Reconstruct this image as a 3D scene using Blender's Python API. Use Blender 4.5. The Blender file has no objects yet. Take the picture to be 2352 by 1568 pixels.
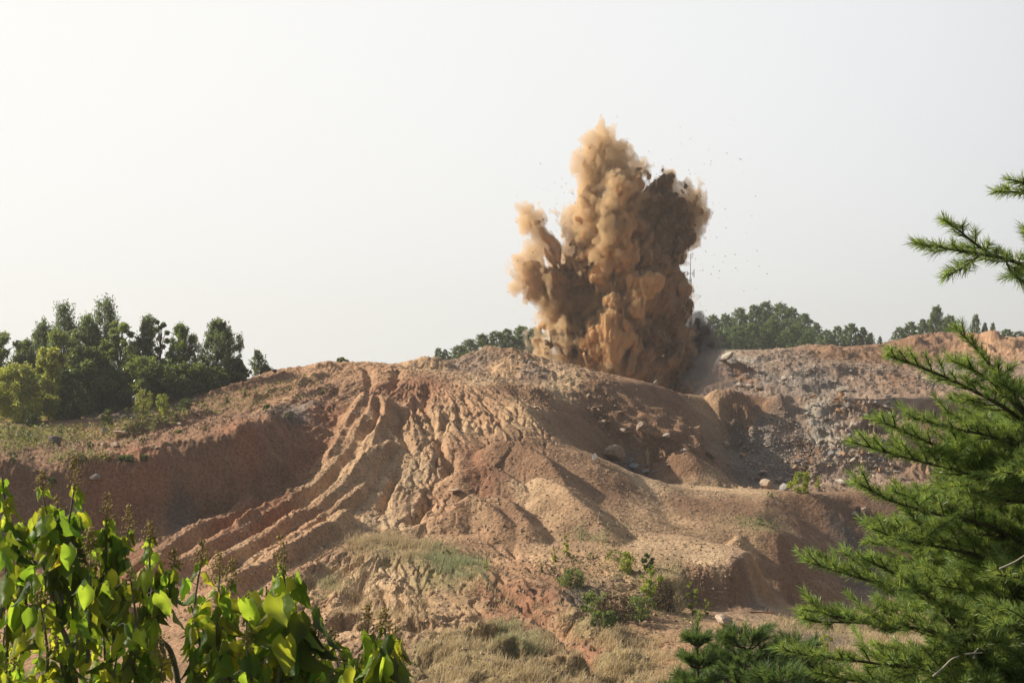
import bpy, math, random
import numpy as np
from mathutils import Vector, Matrix, Euler
from mathutils.geometry import delaunay_2d_cdt
R = math.radians
HAZE = 0.00035
scene = bpy.context.scene
COL = scene.collection

# ------------------------------------------------------------------ camera
# The survey below is written in picture units (2352 x 1568) plus metres of
# distance; F is the focal length in those units and the horizon is at v = 784.
F, CU, CV = 3619.0, 1176.0, 784.0
cam_d = bpy.data.cameras.new('camera'); cam = bpy.data.objects.new('camera', cam_d)
COL.objects.link(cam); scene.camera = cam
cam.location = (0, 0, 0); cam.rotation_euler = (R(90), 0, 0)
cam_d.sensor_width = 36.0; cam_d.lens = 36.0 * F / 2352.0
cam_d.clip_start = 0.1; cam_d.clip_end = 6000.0

# ------------------------------------------------------------------ sky + sun
SUN_EL, SUN_AZ = R(31.5), R(-74.0)          # azimuth from +Y, negative is to the left
SUN = Vector((math.cos(SUN_EL) * math.sin(SUN_AZ), math.cos(SUN_EL) * math.cos(SUN_AZ), math.sin(SUN_EL)))
world = bpy.data.worlds.new('World'); scene.world = world; world.use_nodes = True
wn = world.node_tree; wn.nodes.clear()
w_out = wn.nodes.new('ShaderNodeOutputWorld'); w_bg = wn.nodes.new('ShaderNodeBackground')
sky = wn.nodes.new('ShaderNodeTexSky'); sky.sky_type = 'NISHITA'; sky.sun_disc = False
sky.sun_elevation = SUN_EL; sky.sun_rotation = SUN_AZ
sky.air_density = 1.0; sky.dust_density = 4.0; sky.ozone_density = 1.0
w_hs = wn.nodes.new('ShaderNodeHueSaturation'); w_hs.inputs['Saturation'].default_value = 0.35
w_mx = wn.nodes.new('ShaderNodeMix'); w_mx.data_type = 'RGBA'; w_mx.inputs[0].default_value = 0.8
# thin bright veil of haze round the sun's side of the sky, thinner and darker away from it
w_tc = wn.nodes.new('ShaderNodeTexCoord'); w_dot = wn.nodes.new('ShaderNodeVectorMath'); w_dot.operation = 'DOT_PRODUCT'
w_dir = Vector((-0.50, 0.84, 0.18)).normalized(); w_dot.inputs[1].default_value = w_dir
w_cr = wn.nodes.new('ShaderNodeValToRGB'); w_cr.color_ramp.interpolation = 'B_SPLINE'
for i, (p_, c_) in enumerate([(0.0, (.085, .105, .14)), (0.52, (.11, .135, .17)), (0.68, (.22, .25, .30)), (0.82, (.90, .92, .95)), (0.93, (1.02, 1.02, 1.01)), (1.0, (1.06, 1.05, 1.01))]):
    e_ = w_cr.color_ramp.elements[i] if i < 2 else w_cr.color_ramp.elements.new(p_)
    e_.position = p_; e_.color = (*[x * 0.92 for x in c_], 1)
w_ma = wn.nodes.new('ShaderNodeMath'); w_ma.operation = 'MULTIPLY_ADD'; w_ma.inputs[1].default_value = 0.5; w_ma.inputs[2].default_value = 0.5
w_sc = wn.nodes.new('ShaderNodeVectorMath'); w_sc.operation = 'SCALE'; w_sc.inputs['Scale'].default_value = 9.75
wn.links.new(w_tc.outputs['Generated'], w_dot.inputs[0]); wn.links.new(w_dot.outputs['Value'], w_ma.inputs[0])
wn.links.new(w_ma.outputs[0], w_cr.inputs[0]); wn.links.new(w_cr.outputs[0], w_sc.inputs[0]); wn.links.new(w_sc.outputs[0], w_mx.inputs[7])
wn.links.new(sky.outputs[0], w_hs.inputs['Color']); wn.links.new(w_hs.outputs[0], w_mx.inputs[6])
wn.links.new(w_mx.outputs[2], w_bg.inputs[0]); wn.links.new(w_bg.outputs[0], w_out.inputs[0])
w_bg.inputs[1].default_value = 0.10
sun_d = bpy.data.lights.new('sun', 'SUN'); sun_d.energy = 5.0; sun_d.angle = R(0.7)
sun_d.color = (1.0, 0.91, 0.78)
sun = bpy.data.objects.new('sun', sun_d); COL.objects.link(sun)
sun.rotation_euler = SUN.to_track_quat('Z', 'Y').to_euler(); sun.location = (-60, 20, 60)
scene.view_settings.view_transform = 'Standard'; scene.view_settings.look = 'None'
scene.view_settings.exposure = 0.22; scene.view_settings.gamma = 1.0
scene.render.engine = 'CYCLES'
cy = scene.cycles
cy.max_bounces = 8; cy.diffuse_bounces = 3; cy.glossy_bounces = 2; cy.transmission_bounces = 3
cy.transparent_max_bounces = 24; cy.volume_bounces = 3; cy.use_denoising = True
cy.caustics_reflective = False; cy.caustics_refractive = False

# ------------------------------------------------------------------ helpers
rng = np.random.default_rng(7)
rnd = random.Random(11)

def wp(u, v, y):
    """a surveyed point: picture position plus distance -> world"""
    return Vector(((u - CU) / F * y, y, (CV - v) / F * y))

def tag(o, label=None, cat=None, group=None, kind=None):
    if label: o['label'] = label
    if cat: o['category'] = cat
    if group: o['group'] = group
    if kind: o['kind'] = kind
    return o

def empty(name, loc, rz=0.0):
    o = bpy.data.objects.new(name, None); COL.objects.link(o)
    o.location = loc; o.rotation_euler = (0, 0, rz); o.empty_display_size = 0.2
    return o

def copy_tree(o, parent=None):
    c = o.copy(); COL.objects.link(c); c.parent = parent
    for ch in list(o.children): copy_tree(ch, c)
    return c

def mesh_np(name, verts, faces, mat=None, smooth=True, col=None, k=None):
    """verts (n,3); faces (m,k) int array"""
    verts = np.ascontiguousarray(verts, dtype=np.float32); faces = np.ascontiguousarray(faces, dtype=np.int32)
    k = faces.shape[1]; m = len(faces)
    me = bpy.data.meshes.new(name)
    me.vertices.add(len(verts)); me.vertices.foreach_set('co', verts.ravel())
    me.loops.add(m * k); me.loops.foreach_set('vertex_index', faces.ravel())
    me.polygons.add(m); me.polygons.foreach_set('loop_start', np.arange(0, m * k, k, dtype=np.int32))
    me.polygons.foreach_set('loop_total', np.full(m, k, dtype=np.int32))
    me.polygons.foreach_set('use_smooth', np.full(m, smooth, dtype=bool))
    me.update(calc_edges=True)
    if col is not None:
        a = me.color_attributes.new('Col', 'FLOAT_COLOR', 'POINT')
        c4 = np.ones((len(verts), 4), dtype=np.float32); c4[:, :3] = col
        a.data.foreach_set('color', c4.ravel())
    if mat: me.materials.append(mat)
    return me

def add_obj(name, me, parent=None, loc=None, mat=None):
    o = bpy.data.objects.new(name, me); COL.objects.link(o)
    if parent is not None: o.parent = parent
    if loc is not None: o.location = loc
    if mat is not None and not me.materials: me.materials.append(mat)
    return o

def smooth01(x): x = np.clip(x, 0, 1); return x * x * (3 - 2 * x)

def _h(ix, iy, iz, seed):
    h = (ix.astype(np.uint32) * np.uint32(374761393) + iy.astype(np.uint32) * np.uint32(668265263)
         + iz.astype(np.uint32) * np.uint32(2147483647 - 1640531) + np.uint32(seed * 1013904223 & 0xffffffff))
    h = (h ^ (h >> np.uint32(13))) * np.uint32(1274126177)
    h = (h ^ (h >> np.uint32(15))) * np.uint32(2246822519)
    return (h ^ (h >> np.uint32(16)))

_G2 = np.array([(math.cos(a), math.sin(a)) for a in np.arange(16) * math.tau / 16], dtype=np.float32)
def pn2(x, y, seed=0):
    x0 = np.floor(x); y0 = np.floor(y); fx = (x - x0).astype(np.float32); fy = (y - y0).astype(np.float32)
    ix = x0.astype(np.int32); iy = y0.astype(np.int32); z = np.zeros_like(ix)
    u = fx * fx * fx * (fx * (fx * 6 - 15) + 10); v = fy * fy * fy * (fy * (fy * 6 - 15) + 10)
    def g(dx, dy):
        gr = _G2[_h(ix + dx, iy + dy, z, seed) & 15]
        return gr[..., 0] * (fx - dx) + gr[..., 1] * (fy - dy)
    a = g(0, 0); b = g(1, 0); c = g(0, 1); d = g(1, 1)
    return ((a + (b - a) * u) * (1 - v) + (c + (d - c) * u) * v) * 1.5

_G3 = rng.normal(size=(64, 3)).astype(np.float32); _G3 /= np.linalg.norm(_G3, axis=1)[:, None]
def pn3(x, y, z, seed=0):
    x0 = np.floor(x); y0 = np.floor(y); z0 = np.floor(z)
    fx = (x - x0).astype(np.float32); fy = (y - y0).astype(np.float32); fz = (z - z0).astype(np.float32)
    ix = x0.astype(np.int32); iy = y0.astype(np.int32); iz = z0.astype(np.int32)
    s = lambda f: f * f * f * (f * (f * 6 - 15) + 10)
    u, v, w = s(fx), s(fy), s(fz); r = 0
    for dx in (0, 1):
        for dy in (0, 1):
            for dz in (0, 1):
                gr = _G3[_h(ix + dx, iy + dy, iz + dz, seed) & 63]
                d = gr[..., 0] * (fx - dx) + gr[..., 1] * (fy - dy) + gr[..., 2] * (fz - dz)
                r = r + d * (u if dx else 1 - u) * (v if dy else 1 - v) * (w if dz else 1 - w)
    return r * 1.6

def fbm2(x, y, octv, seed=0, gain=0.5, ridged=False):
    r = 0; a = 1.0; n = 0
    for i in range(octv):
        p = pn2(x * 2 ** i, y * 2 ** i, seed + i * 17)
        r = r + a * ((0.5 - np.abs(p)) * 2 - 0.5 if ridged else p); n += a; a *= gain
    return r / n

# ------------------------------------------------------------------ materials
def new_mat(name):
    m = bpy.data.materials.new(name); m.use_nodes = True; nt = m.node_tree; nt.nodes.clear()
    out = nt.nodes.new('ShaderNodeOutputMaterial'); return m, nt, out

def N(nt, typ, **kw):
    n = nt.nodes.new(typ)
    for k, v in kw.items():
        if k.startswith('_'): setattr(n, k[1:], v)
        else: n.inputs[k.replace('__', ' ')].default_value = v
    return n

def plain_mat(name, col, rough=0.8, noise=0.25, scale=4.0, spec=0.3, bump=0.0, metallic=0.0):
    m, nt, out = new_mat(name)
    p = N(nt, 'ShaderNodeBsdfPrincipled', Roughness=rough, Metallic=metallic); p.inputs['Specular IOR Level'].default_value = spec
    tc = nt.nodes.new('ShaderNodeTexCoord'); nz = N(nt, 'ShaderNodeTexNoise', Scale=scale, Detail=6.0)
    nt.links.new(tc.outputs['Object'], nz.inputs['Vector'])
    cr = nt.nodes.new('ShaderNodeValToRGB')
    cr.color_ramp.elements[0].position = 0.3; cr.color_ramp.elements[1].position = 0.72
    cr.color_ramp.elements[0].color = (*[c * (1 - noise) for c in col], 1)
    cr.color_ramp.elements[1].color = (*[min(1, c * (1 + noise)) for c in col], 1)
    nt.links.new(nz.outputs[0], cr.inputs[0]); nt.links.new(cr.outputs[0], p.inputs['Base Color'])
    if bump:
        b = N(nt, 'ShaderNodeBump', Strength=bump, Distance=0.05)
        nt.links.new(nz.outputs[0], b.inputs['Height']); nt.links.new(b.outputs[0], p.inputs['Normal'])
    nt.links.new(p.outputs[0], out.inputs[0]); return m

def leaf_mat(name, col, trans_col, trans=0.4, rough=0.5, spec=0.4, vary=0.35, scale=3.0, attr=False):
    """foliage: base colour varied by a vertex attribute or by noise, with light shining through"""
    m, nt, out = new_mat(name)
    p = N(nt, 'ShaderNodeBsdfPrincipled', Roughness=rough); p.inputs['Specular IOR Level'].default_value = spec
    t = nt.nodes.new('ShaderNodeBsdfTranslucent'); mx = N(nt, 'ShaderNodeMixShader'); mx.inputs[0].default_value = trans
    def tint(c):
        mul = nt.nodes.new('ShaderNodeMix'); mul.data_type = 'RGBA'; mul.blend_type = 'MULTIPLY'; mul.inputs[0].default_value = 1
        mul.inputs[6].default_value = (*c, 1); nt.links.new(src, mul.inputs[7]); return mul.outputs[2]
    if attr:
        a = nt.nodes.new('ShaderNodeVertexColor'); a.layer_name = 'Col'; src = a.outputs[0]
    else:
        tc = nt.nodes.new('ShaderNodeTexCoord'); nz = N(nt, 'ShaderNodeTexNoise', Scale=scale, Detail=3.0)
        nt.links.new(tc.outputs['Object'], nz.inputs['Vector'])
        cr = nt.nodes.new('ShaderNodeValToRGB'); cr.color_ramp.elements[0].position = 0.3; cr.color_ramp.elements[1].position = 0.7
        cr.color_ramp.elements[0].color = (1 - vary, 1 - vary, 1 - vary, 1); cr.color_ramp.elements[1].color = (1 + vary * .9, 1 + vary, 1, 1)
        nt.links.new(nz.outputs[0], cr.inputs[0]); src = cr.outputs[0]
    nt.links.new(tint(col), p.inputs['Base Color']); nt.links.new(tint(trans_col), t.inputs[0])
    nt.links.new(p.outputs[0], mx.inputs[1]); nt.links.new(t.outputs[0], mx.inputs[2])
    nt.links.new(mx.outputs[0], out.inputs[0]); return m
# ================================================================== TERRAIN
# breaklines of the ground: (u, v, distance); 'z' entries give the height in metres instead of v
def uz(u, z, y): return (u, CV - z * F / y, y)
LN = []
def line(*p): LN.append([tuple(q) for q in p])
def zline(y, z, us=(-1600, -700, 300, 1200, 2100, 3000, 4000)): LN.append([uz(u, z, y) for u in us])
zline(3, -1.7); zline(9, -2.6); zline(18, -7.5); zline(30, -11.0); zline(44, -13.0)
line((-1600, 1640, 56), (-600, 1620, 56), (0, 1590, 58), (500, 1585, 58), (950, 1570, 56), (1300, 1562, 56), (1600, 1562, 57), (1900, 1545, 58), (2352, 1545, 60), (3000, 1560, 60), (4000, 1600, 60))
line((-1600, 1500, 68), (-600, 1480, 68), (0, 1450, 69), (350, 1445, 67), (640, 1440, 65.5), (950, 1445, 64), (1180, 1462, 62), (1330, 1500, 61), (1430, 1490, 62.5), (1560, 1450, 65), (1660, 1436, 68), (1860, 1450, 72), (2100, 1460, 76), (2352, 1460, 76), (3000, 1450, 70), (4000, 1450, 70))
line((560, 1375, 70.5), (650, 1330, 73), (780, 1247, 78.5), (960, 1262, 77.5), (1110, 1312, 73.5), (1200, 1400, 67), (1290, 1450, 64))
line((1180, 1290, 77), (1300, 1310, 75.5), (1420, 1370, 71), (1500, 1420, 67.5))
# sandy flat on the right and its cut edge
line((1420, 1225, 83), (1560, 1225, 86), (1700, 1220, 88.5), (1790, 1228, 89))
line((1400, 1268, 78.5), (1500, 1290, 76.5), (1563, 1311, 75), (1621, 1307, 75), (1679, 1306, 75), (1705, 1278, 77), (1728, 1262, 79))
line((1540, 1392, 71.5), (1600, 1398, 73.8), (1714, 1391, 74.6), (1732, 1385, 77), (1800, 1391, 82), (1906, 1388, 88.5), (1990, 1345, 94), (2100, 1330, 98), (2352, 1330, 100), (3000, 1330, 100), (4000, 1330, 100))
line((1560, 1425, 69), (1700, 1420, 70.5), (1850, 1425, 71.5))
# rim spur right of the hill
line((1205, 936, 105), (1245, 986, 100.5), (1285, 1019, 98.5), (1357, 1044, 97), (1372, 1062, 96.5), (1411, 1066, 97), (1472, 1091, 99), (1569, 1123, 101), (1731, 1137, 101.5), (1762, 1131, 102), (1871, 1131, 103), (1935, 1136, 104))
line((1768, 1136, 101.5), (1836, 1235, 93.5), (1880, 1310, 90.5), (1918, 1379, 89.2))
line((1935, 1136, 104), (1962, 1185, 102.5), (1980, 1290, 97))
line((1340, 1090, 93), (1420, 1130, 92), (1520, 1165, 93), (1650, 1180, 93), (1740, 1185, 94))
# hollow behind the rim, foot of the pit lip
line((1335, 1052, 105), (1385, 1066, 108), (1440, 1085, 110), (1500, 1105, 111.5), (1600, 1114, 113.5), (1680, 1117, 117), (1720, 1117, 121), (1800, 1116, 124), (1900, 1110, 124), (2000, 1100, 124), (2352, 1100, 125), (3000, 1100, 126), (4000, 1100, 126))
# pit lip
line((1232, 905, 112), (1300, 893, 117), (1389, 874, 121), (1504, 881, 127), (1569, 901, 131), (1623, 905, 133.5), (1641, 893, 134), (1677, 889, 134.5), (1749, 898, 136), (1839, 900, 137), (1893, 898, 136), (1947, 905, 136), (2070, 909, 138), (2352, 915, 139), (3000, 915, 140), (4000, 915, 140))
line((1280, 950, 109), (1335, 965, 112), (1400, 990, 114))
line((1640, 985, 128.5), (1700, 975, 131), (1740, 1000, 129.5), (1800, 1005, 129.5))
# pit floor and far wall
line((1240, 905, 142), (1400, 950, 144), (1500, 985, 146), (1650, 985, 149), (1850, 960, 150), (2070, 930, 150), (2352, 925, 150), (3000, 925, 150), (4000, 925, 150))
line((1300, 880, 165), (1500, 915, 160), (1640, 915, 160), (1730, 912, 161), (1850, 908, 161), (1940, 904, 160), (2050, 902, 158), (2352, 900, 158), (3000, 900, 158), (4000, 900, 158))
line((1500, 850, 178), (1634, 838, 174), (1666, 824, 175), (1740, 834, 175), (1800, 826, 176), (1866, 830, 174), (1920, 852, 172), (1990, 872, 170), (2100, 868, 172), (2352, 860, 172), (3000, 860, 172))
line((1500, 822, 192), (1652, 808, 190), (1785, 801, 192), (1850, 800, 194))
line((1880, 824, 190), (1990, 826, 192), (2060, 836, 190), (2160, 820, 192), (2352, 812, 190), (3000, 812, 190))
line((1850, 800, 194), (1879, 803, 195), (1907, 792, 196), (1960, 796, 198), (2037, 793, 200), (2093, 773, 202), (2120, 770, 202), (2150, 764, 202), (2200, 766, 202), (2256, 760, 200), (2280, 755, 200), (2304, 775, 200), (2352, 784, 198), (2700, 770, 198), (3000, 770, 198), (4000, 770, 198))
# left bank: foot and top edge, terrace
line((-1600, 1400, 72), (-600, 1370, 76), (0, 1337, 78), (280, 1237, 81), (420, 1203, 83), (560, 1178, 85.3), (640, 1147, 87.3), (672, 1097, 90), (700, 1057, 93), (735, 1012, 96), (770, 968, 99), (800, 930, 102))
line((-1600, 1090, 84), (-600, 1070, 81), (0, 1050, 82), (97, 1071, 82.5), (230, 1061, 83.5), (353, 1033, 85), (468, 1011, 86.5), (540, 984, 88.5), (578, 966, 90.5), (625, 955, 93.5), (690, 940, 99), (745, 915, 103))
line((505, 1085, 86.2), (600, 1040, 89.2))
line((-1600, 1010, 94), (-600, 1010, 94), (0, 1000, 96), (200, 1010, 97), (353, 984, 99), (470, 968, 101), (560, 945, 104), (650, 905, 109), (740, 868, 114))
line((-1600, 960, 110), (-600, 960, 110), (0, 958, 110), (200, 956, 111), (330, 945, 111), (400, 932, 111))
# crest against the sky
line((439, 919, 111), (504, 886, 114), (576, 868, 117), (619, 851, 118.5), (713, 837, 121), (753, 826, 122), (766, 837, 122), (831, 830, 124), (910, 834, 125), (960, 828, 126), (996, 838, 126), (1047, 826, 128), (1104, 814, 130), (1126, 800, 131), (1176, 800, 131), (1205, 808, 130.5), (1230, 826, 129), (1310, 844, 125), (1389, 874, 122))
line((-1600, 960, 150), (-600, 960, 150), (0, 960, 150), (400, 950, 150), (620, 915, 150), (900, 880, 150), (1100, 850, 152), (1240, 850, 150), (1300, 905, 142))
line((620, 880, 135), (900, 872, 140), (1100, 850, 142), (1240, 845, 140))
# face of the hill
line((820, 905, 106), (900, 900, 108), (960, 880, 111), (1050, 880, 112), (1150, 880, 112.5), (1215, 890, 112))
line((700, 1125, 88), (790, 1020, 96), (850, 945, 101.5), (930, 935, 103), (1050, 945, 102), (1150, 960, 101), (1200, 960, 101.5))
line((600, 1215, 83), (740, 1150, 86), (860, 1050, 93), (960, 1030, 94), (1060, 1030, 94.5), (1150, 1030, 95.5), (1230, 1035, 96.5))
line((420, 1300, 77.5), (560, 1290, 78), (700, 1240, 80), (820, 1180, 84), (940, 1150, 86), (1060, 1130, 88), (1130, 1120, 90), (1250, 1125, 92.5))
line((380, 1380, 73), (520, 1370, 73), (640, 1310, 75.5), (760, 1235, 79.5), (900, 1230, 80.5), (1050, 1240, 79.5), (1130, 1225, 81.5), (1260, 1222, 82.5), (1400, 1225, 82.5))
# beyond
zline(240, -12.0, (-1600, -700, 300, 900)); line((1100, 812, 230), (1250, 808, 240), (1500, 806, 250), (1600, 802, 250))
line((1850, 812, 250), (2050, 802, 250), (2352, 796, 250), (3000, 796, 250), (4000, 796, 250))
line((1560, 795, 290), (1640, 788, 300), (1750, 765, 310), (1830, 768, 310), (1900, 790, 300), (2000, 800, 300), (2100, 790, 300), (2352, 790, 300), (4000, 790, 300))
zline(420, -19.0, (-1600, -700, 300, 1000, 1500)); zline(420, -8.0, (1700, 2100, 3000, 4000)); zline(900, -38, (-1600, 300, 2100, 4000)); zline(2500, -110, (-1600, 300, 2100, 4000))

TS = F
def tin_build():
    V = []; E = []; Z = []
    for ln in LN:
        s = len(V)
        for (u, v, y) in ln:
            V.append((u * 0.001, TS * math.log(y) * 0.001)); Z.append((CV - v) / F * y)
        E += [(s + i, s + i + 1) for i in range(len(ln) - 1)]
    vo, eo, fo, ov, oe, of = delaunay_2d_cdt([Vector(p) for p in V], E, [], 0, 1e-7)
    P = np.array([(p[0], p[1]) for p in vo]); Vn = np.array(V); Zn = np.array(Z); zo = np.zeros(len(vo))
    for i, src in enumerate(ov):
        if len(src): zo[i] = Zn[src[0]]
        else:
            d = ((Vn - P[i]) ** 2).sum(1); j = np.argsort(d)[:3]; w = 1 / (d[j] + 1e-9); zo[i] = (Zn[j] * w).sum() / w.sum()
    return P, zo, [f for f in fo if len(f) == 3]

# grid: columns of constant bearing, rows of constant distance
cu = np.concatenate([np.arange(-1500, -160, 24.0), np.arange(-160, 2520, 2.3), np.arange(2520, 3900, 24.0)])
ry = [3.0]
while ry[-1] < 2400:
    y = ry[-1]
    st = 0.02 if y < 44 else 0.0034 if y < 57 else 0.0017 if y < 132 else 0.0028 if y < 208 else 0.02
    ry.append(y * (1 + st))
ry = np.array(ry); NC, NR = len(cu), len(ry)
GU, GY = np.meshgrid(cu, ry)                        # (NR, NC)
GT = TS * np.log(GY) * 0.001
GX = (GU - CU) / F * GY
# warp the lookup a little so the breaklines wander like real ground
wgt = smooth01((GY - 45) / 20) * (1 + 2.2 * smooth01((GU - 1660) / 60) * smooth01((GY - 112) / 8) * smooth01((200 - GY) / 10))
wu = (pn2(GX * 0.35, GY * 0.35, 3) * 9 + pn2(GX * 1.3, GY * 1.3, 4) * 5) * 0.001 * wgt * smooth01((1600 - GU) / 200 + 1)
wt = (pn2(GX * 0.35, GY * 0.35, 5) * 9 + pn2(GX * 1.3, GY * 1.3, 6) * 5) * 0.001 * wgt
LU, LT = GU * 0.001 + wu, GT + wt
P_, Z_, T_ = tin_build()
GZ = np.full(GU.shape, np.nan)
uc = cu * 0.001; tr = GT[:, 0]
for f in T_:
    a, b, c = P_[f[0]], P_[f[1]], P_[f[2]]
    x0, x1 = min(a[0], b[0], c[0]) - .03, max(a[0], b[0], c[0]) + .03; y0, y1 = min(a[1], b[1], c[1]) - .03, max(a[1], b[1], c[1]) + .03
    i0, i1 = np.searchsorted(uc, x0), np.searchsorted(uc, x1); j0, j1 = np.searchsorted(tr, y0), np.searchsorted(tr, y1)
    if i1 <= i0 or j1 <= j0: continue
    X = LU[j0:j1, i0:i1]; Y = LT[j0:j1, i0:i1]
    det = (b[1] - c[1]) * (a[0] - c[0]) + (c[0] - b[0]) * (a[1] - c[1])
    if abs(det) < 1e-12: continue
    w0 = ((b[1] - c[1]) * (X - c[0]) + (c[0] - b[0]) * (Y - c[1])) / det
    w1 = ((c[1] - a[1]) * (X - c[0]) + (a[0] - c[0]) * (Y - c[1])) / det; w2 = 1 - w0 - w1
    m = (w0 >= -1e-6) & (w1 >= -1e-6) & (w2 >= -1e-6)
    zz = w0 * Z_[f[0]] + w1 * Z_[f[1]] + w2 * Z_[f[2]]
    sub = GZ[j0:j1, i0:i1]; sub[m] = zz[m]
for j in range(NR):                                # rim of the survey
    r = GZ[j]; ok = ~np.isnan(r)
    if ok.any(): GZ[j] = np.interp(np.arange(NC), np.where(ok)[0], r[ok])
    elif j: GZ[j] = GZ[j - 1]
for j in range(NR - 2, -1, -1):
    if np.isnan(GZ[j]).any(): GZ[j] = GZ[j + 1]
def blur(A, n, ax):
    for _ in range(n):
        B = np.roll(A, 1, ax) + np.roll(A, -1, ax) + 2 * A
        if ax == 0: B[0] = 4 * A[0]; B[-1] = 4 * A[-1]
        else: B[:, 0] = 4 * A[:, 0]; B[:, -1] = 4 * A[:, -1]
        A = B / 4
    return A
GZ = blur(blur(GZ, 14, 1), 20, 0)

VIS = None
def refresh_vis():
    """nearest visible row per column: running minimum of the picture height from 45 m outwards"""
    global VIS, J0
    J0 = int(np.searchsorted(ry, 45.0))
    Vv = CV - GZ[J0:] * F / GY[J0:]
    VIS = np.minimum.accumulate(Vv, axis=0)
def hit(u, v, ymin=0):
    i = int(np.clip(np.searchsorted(cu, u), 1, NC - 1))
    col = -VIS[:, i]
    j = int(np.searchsorted(col, -v)); j = min(j, len(col) - 1)
    return float(ry[J0 + j])
def gz(x, y):
    """ground height at world x, y"""
    u = x / y * F + CU
    i = np.clip(np.searchsorted(cu, u) - 1, 0, NC - 2); j = np.clip(np.searchsorted(ry, y) - 1, 0, NR - 2)
    fu = np.clip((u - cu[i]) / (cu[i + 1] - cu[i]), 0, 1); fj = np.clip((y - ry[j]) / (ry[j + 1] - ry[j]), 0, 1)
    return (GZ[j, i] * (1 - fu) + GZ[j, i + 1] * fu) * (1 - fj) + (GZ[j + 1, i] * (1 - fu) + GZ[j + 1, i + 1] * fu) * fj
def ground(u, v):
    y = hit(u, v); x = (u - CU) / F * y
    return Vector((x, y, float(gz(x, y))))
refresh_vis()

def poly_dist(pts, pad):
    """distance, side and run of every grid vertex near a world polyline; returns slices and arrays"""
    P = np.array([(p[0], p[1]) for p in pts])
    y0, y1 = P[:, 1].min() - pad, P[:, 1].max() + pad
    j0, j1 = max(0, np.searchsorted(ry, y0)), min(NR, np.searchsorted(ry, y1))
    us = [(x / yy * F + CU) for x in (P[:, 0].min() - pad, P[:, 0].max() + pad) for yy in (max(y0, 3), y1)]
    i0, i1 = np.searchsorted(cu, min(us)), np.searchsorted(cu, max(us))
    X = GX[j0:j1, i0:i1]; Y = GY[j0:j1, i0:i1]
    best = np.full(X.shape, 1e9); side = np.zeros(X.shape); run = np.zeros(X.shape)
    L = 0
    for a, b in zip(P[:-1], P[1:]):
        d = b - a; l = math.hypot(*d)
        if l < 1e-6: continue
        t = np.clip(((X - a[0]) * d[0] + (Y - a[1]) * d[1]) / (l * l), 0, 1)
        dx = X - (a[0] + t * d[0]); dy = Y - (a[1] + t * d[1]); q = dx * dx + dy * dy
        m = q < best; best[m] = q[m]; side[m] = np.sign(d[0] * dy - d[1] * dx)[m]; run[m] = (L + t * l)[m]
        L += l
    return (slice(j0, j1), slice(i0, i1)), np.sqrt(best), side, run, L

def curve_pts(uv, warp=0.0, seed=0):
    """picture polyline laid on the ground, smoothed"""
    pts = [ground(u, v) for u, v in uv]
    out = []
    for i in range(len(pts) - 1):
        p0 = pts[max(i - 1, 0)]; p1 = pts[i]; p2 = pts[i + 1]; p3 = pts[min(i + 2, len(pts) - 1)]
        for k in range(4):
            t = k / 4; out.append(0.5 * ((2 * p1) + (p2 - p0) * t + (2 * p0 - 5 * p1 + 4 * p2 - p3) * t * t + (3 * p1 - p0 - 3 * p2 + p3) * t ** 3))
    out.append(pts[-1]); return out

def rut(uv, w, amp, seed=1, wob=0.25, sharp=1.0, ends=(2.0, 2.0), broad=False):
    """a ridge (amp > 0) or gully (amp < 0) along a picture polyline"""
    pts = curve_pts(uv)
    sl, d, side, run, L = poly_dist(pts, w * 2 + 1)
    d = d * (1 + wob * pn2(run * 0.9, side * 3.3, seed)) + wob * w * 0.5 * np.abs(pn2(run * 0.45, side * 5.1, seed + 9))
    if broad: d = np.where(side < 0, d / 1.55, d)          # gentler on one flank, worn flat on top
    prof = np.clip(1 - d / w, 0, 1) * (1.35 if broad else 1); prof = np.minimum(prof, 1 - .12 * (prof < 0)) if broad else prof; prof = prof * (1 - .5 * (1 - sharp) * prof) if sharp < 1 else prof
    prof = prof ** 1.15
    env = smooth01(run / ends[0] + 0.05) * smooth01((L - run) / ends[1] + 0.05)
    GZ[sl] += amp * prof * env * (1 + 0.35 * pn2(run * 0.3, run * 0 + seed * 1.7, seed + 3))

def pile(apex, slope, k=0.12, rough=0.1, seed=1, stretch=None):
    """heap at its angle of repose around an apex line of surveyed points"""
    pts = [wp(*a) for a in apex]
    if len(pts) == 1: pts = [pts[0], pts[0] + Vector((0.05, 0, 0))]
    zt = max(p.z for p in pts); zm = [p.z for p in pts]
    sl, d, side, run, L = poly_dist(pts, 8)
    lens = [0]
    for a, b in zip(pts[:-1], pts[1:]): lens.append(lens[-1] + max(1e-6, (b.xy - a.xy).length))
    za = np.interp(run, lens, zm)
    X = GX[sl]; Y = GY[sl]
    d2 = np.sqrt(d * d + 0.02) * (1 + rough * pn2(X * .9, Y * .9, seed)) + rough * pn2(X * .5, Y * .5, seed + 1)
    top = za - slope * d2
    b = GZ[sl]; h = np.clip(0.5 + 0.5 * (top - b) / k, 0, 1)
    GZ[sl] = b * (1 - h) + top * h + k * h * (1 - h)

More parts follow.
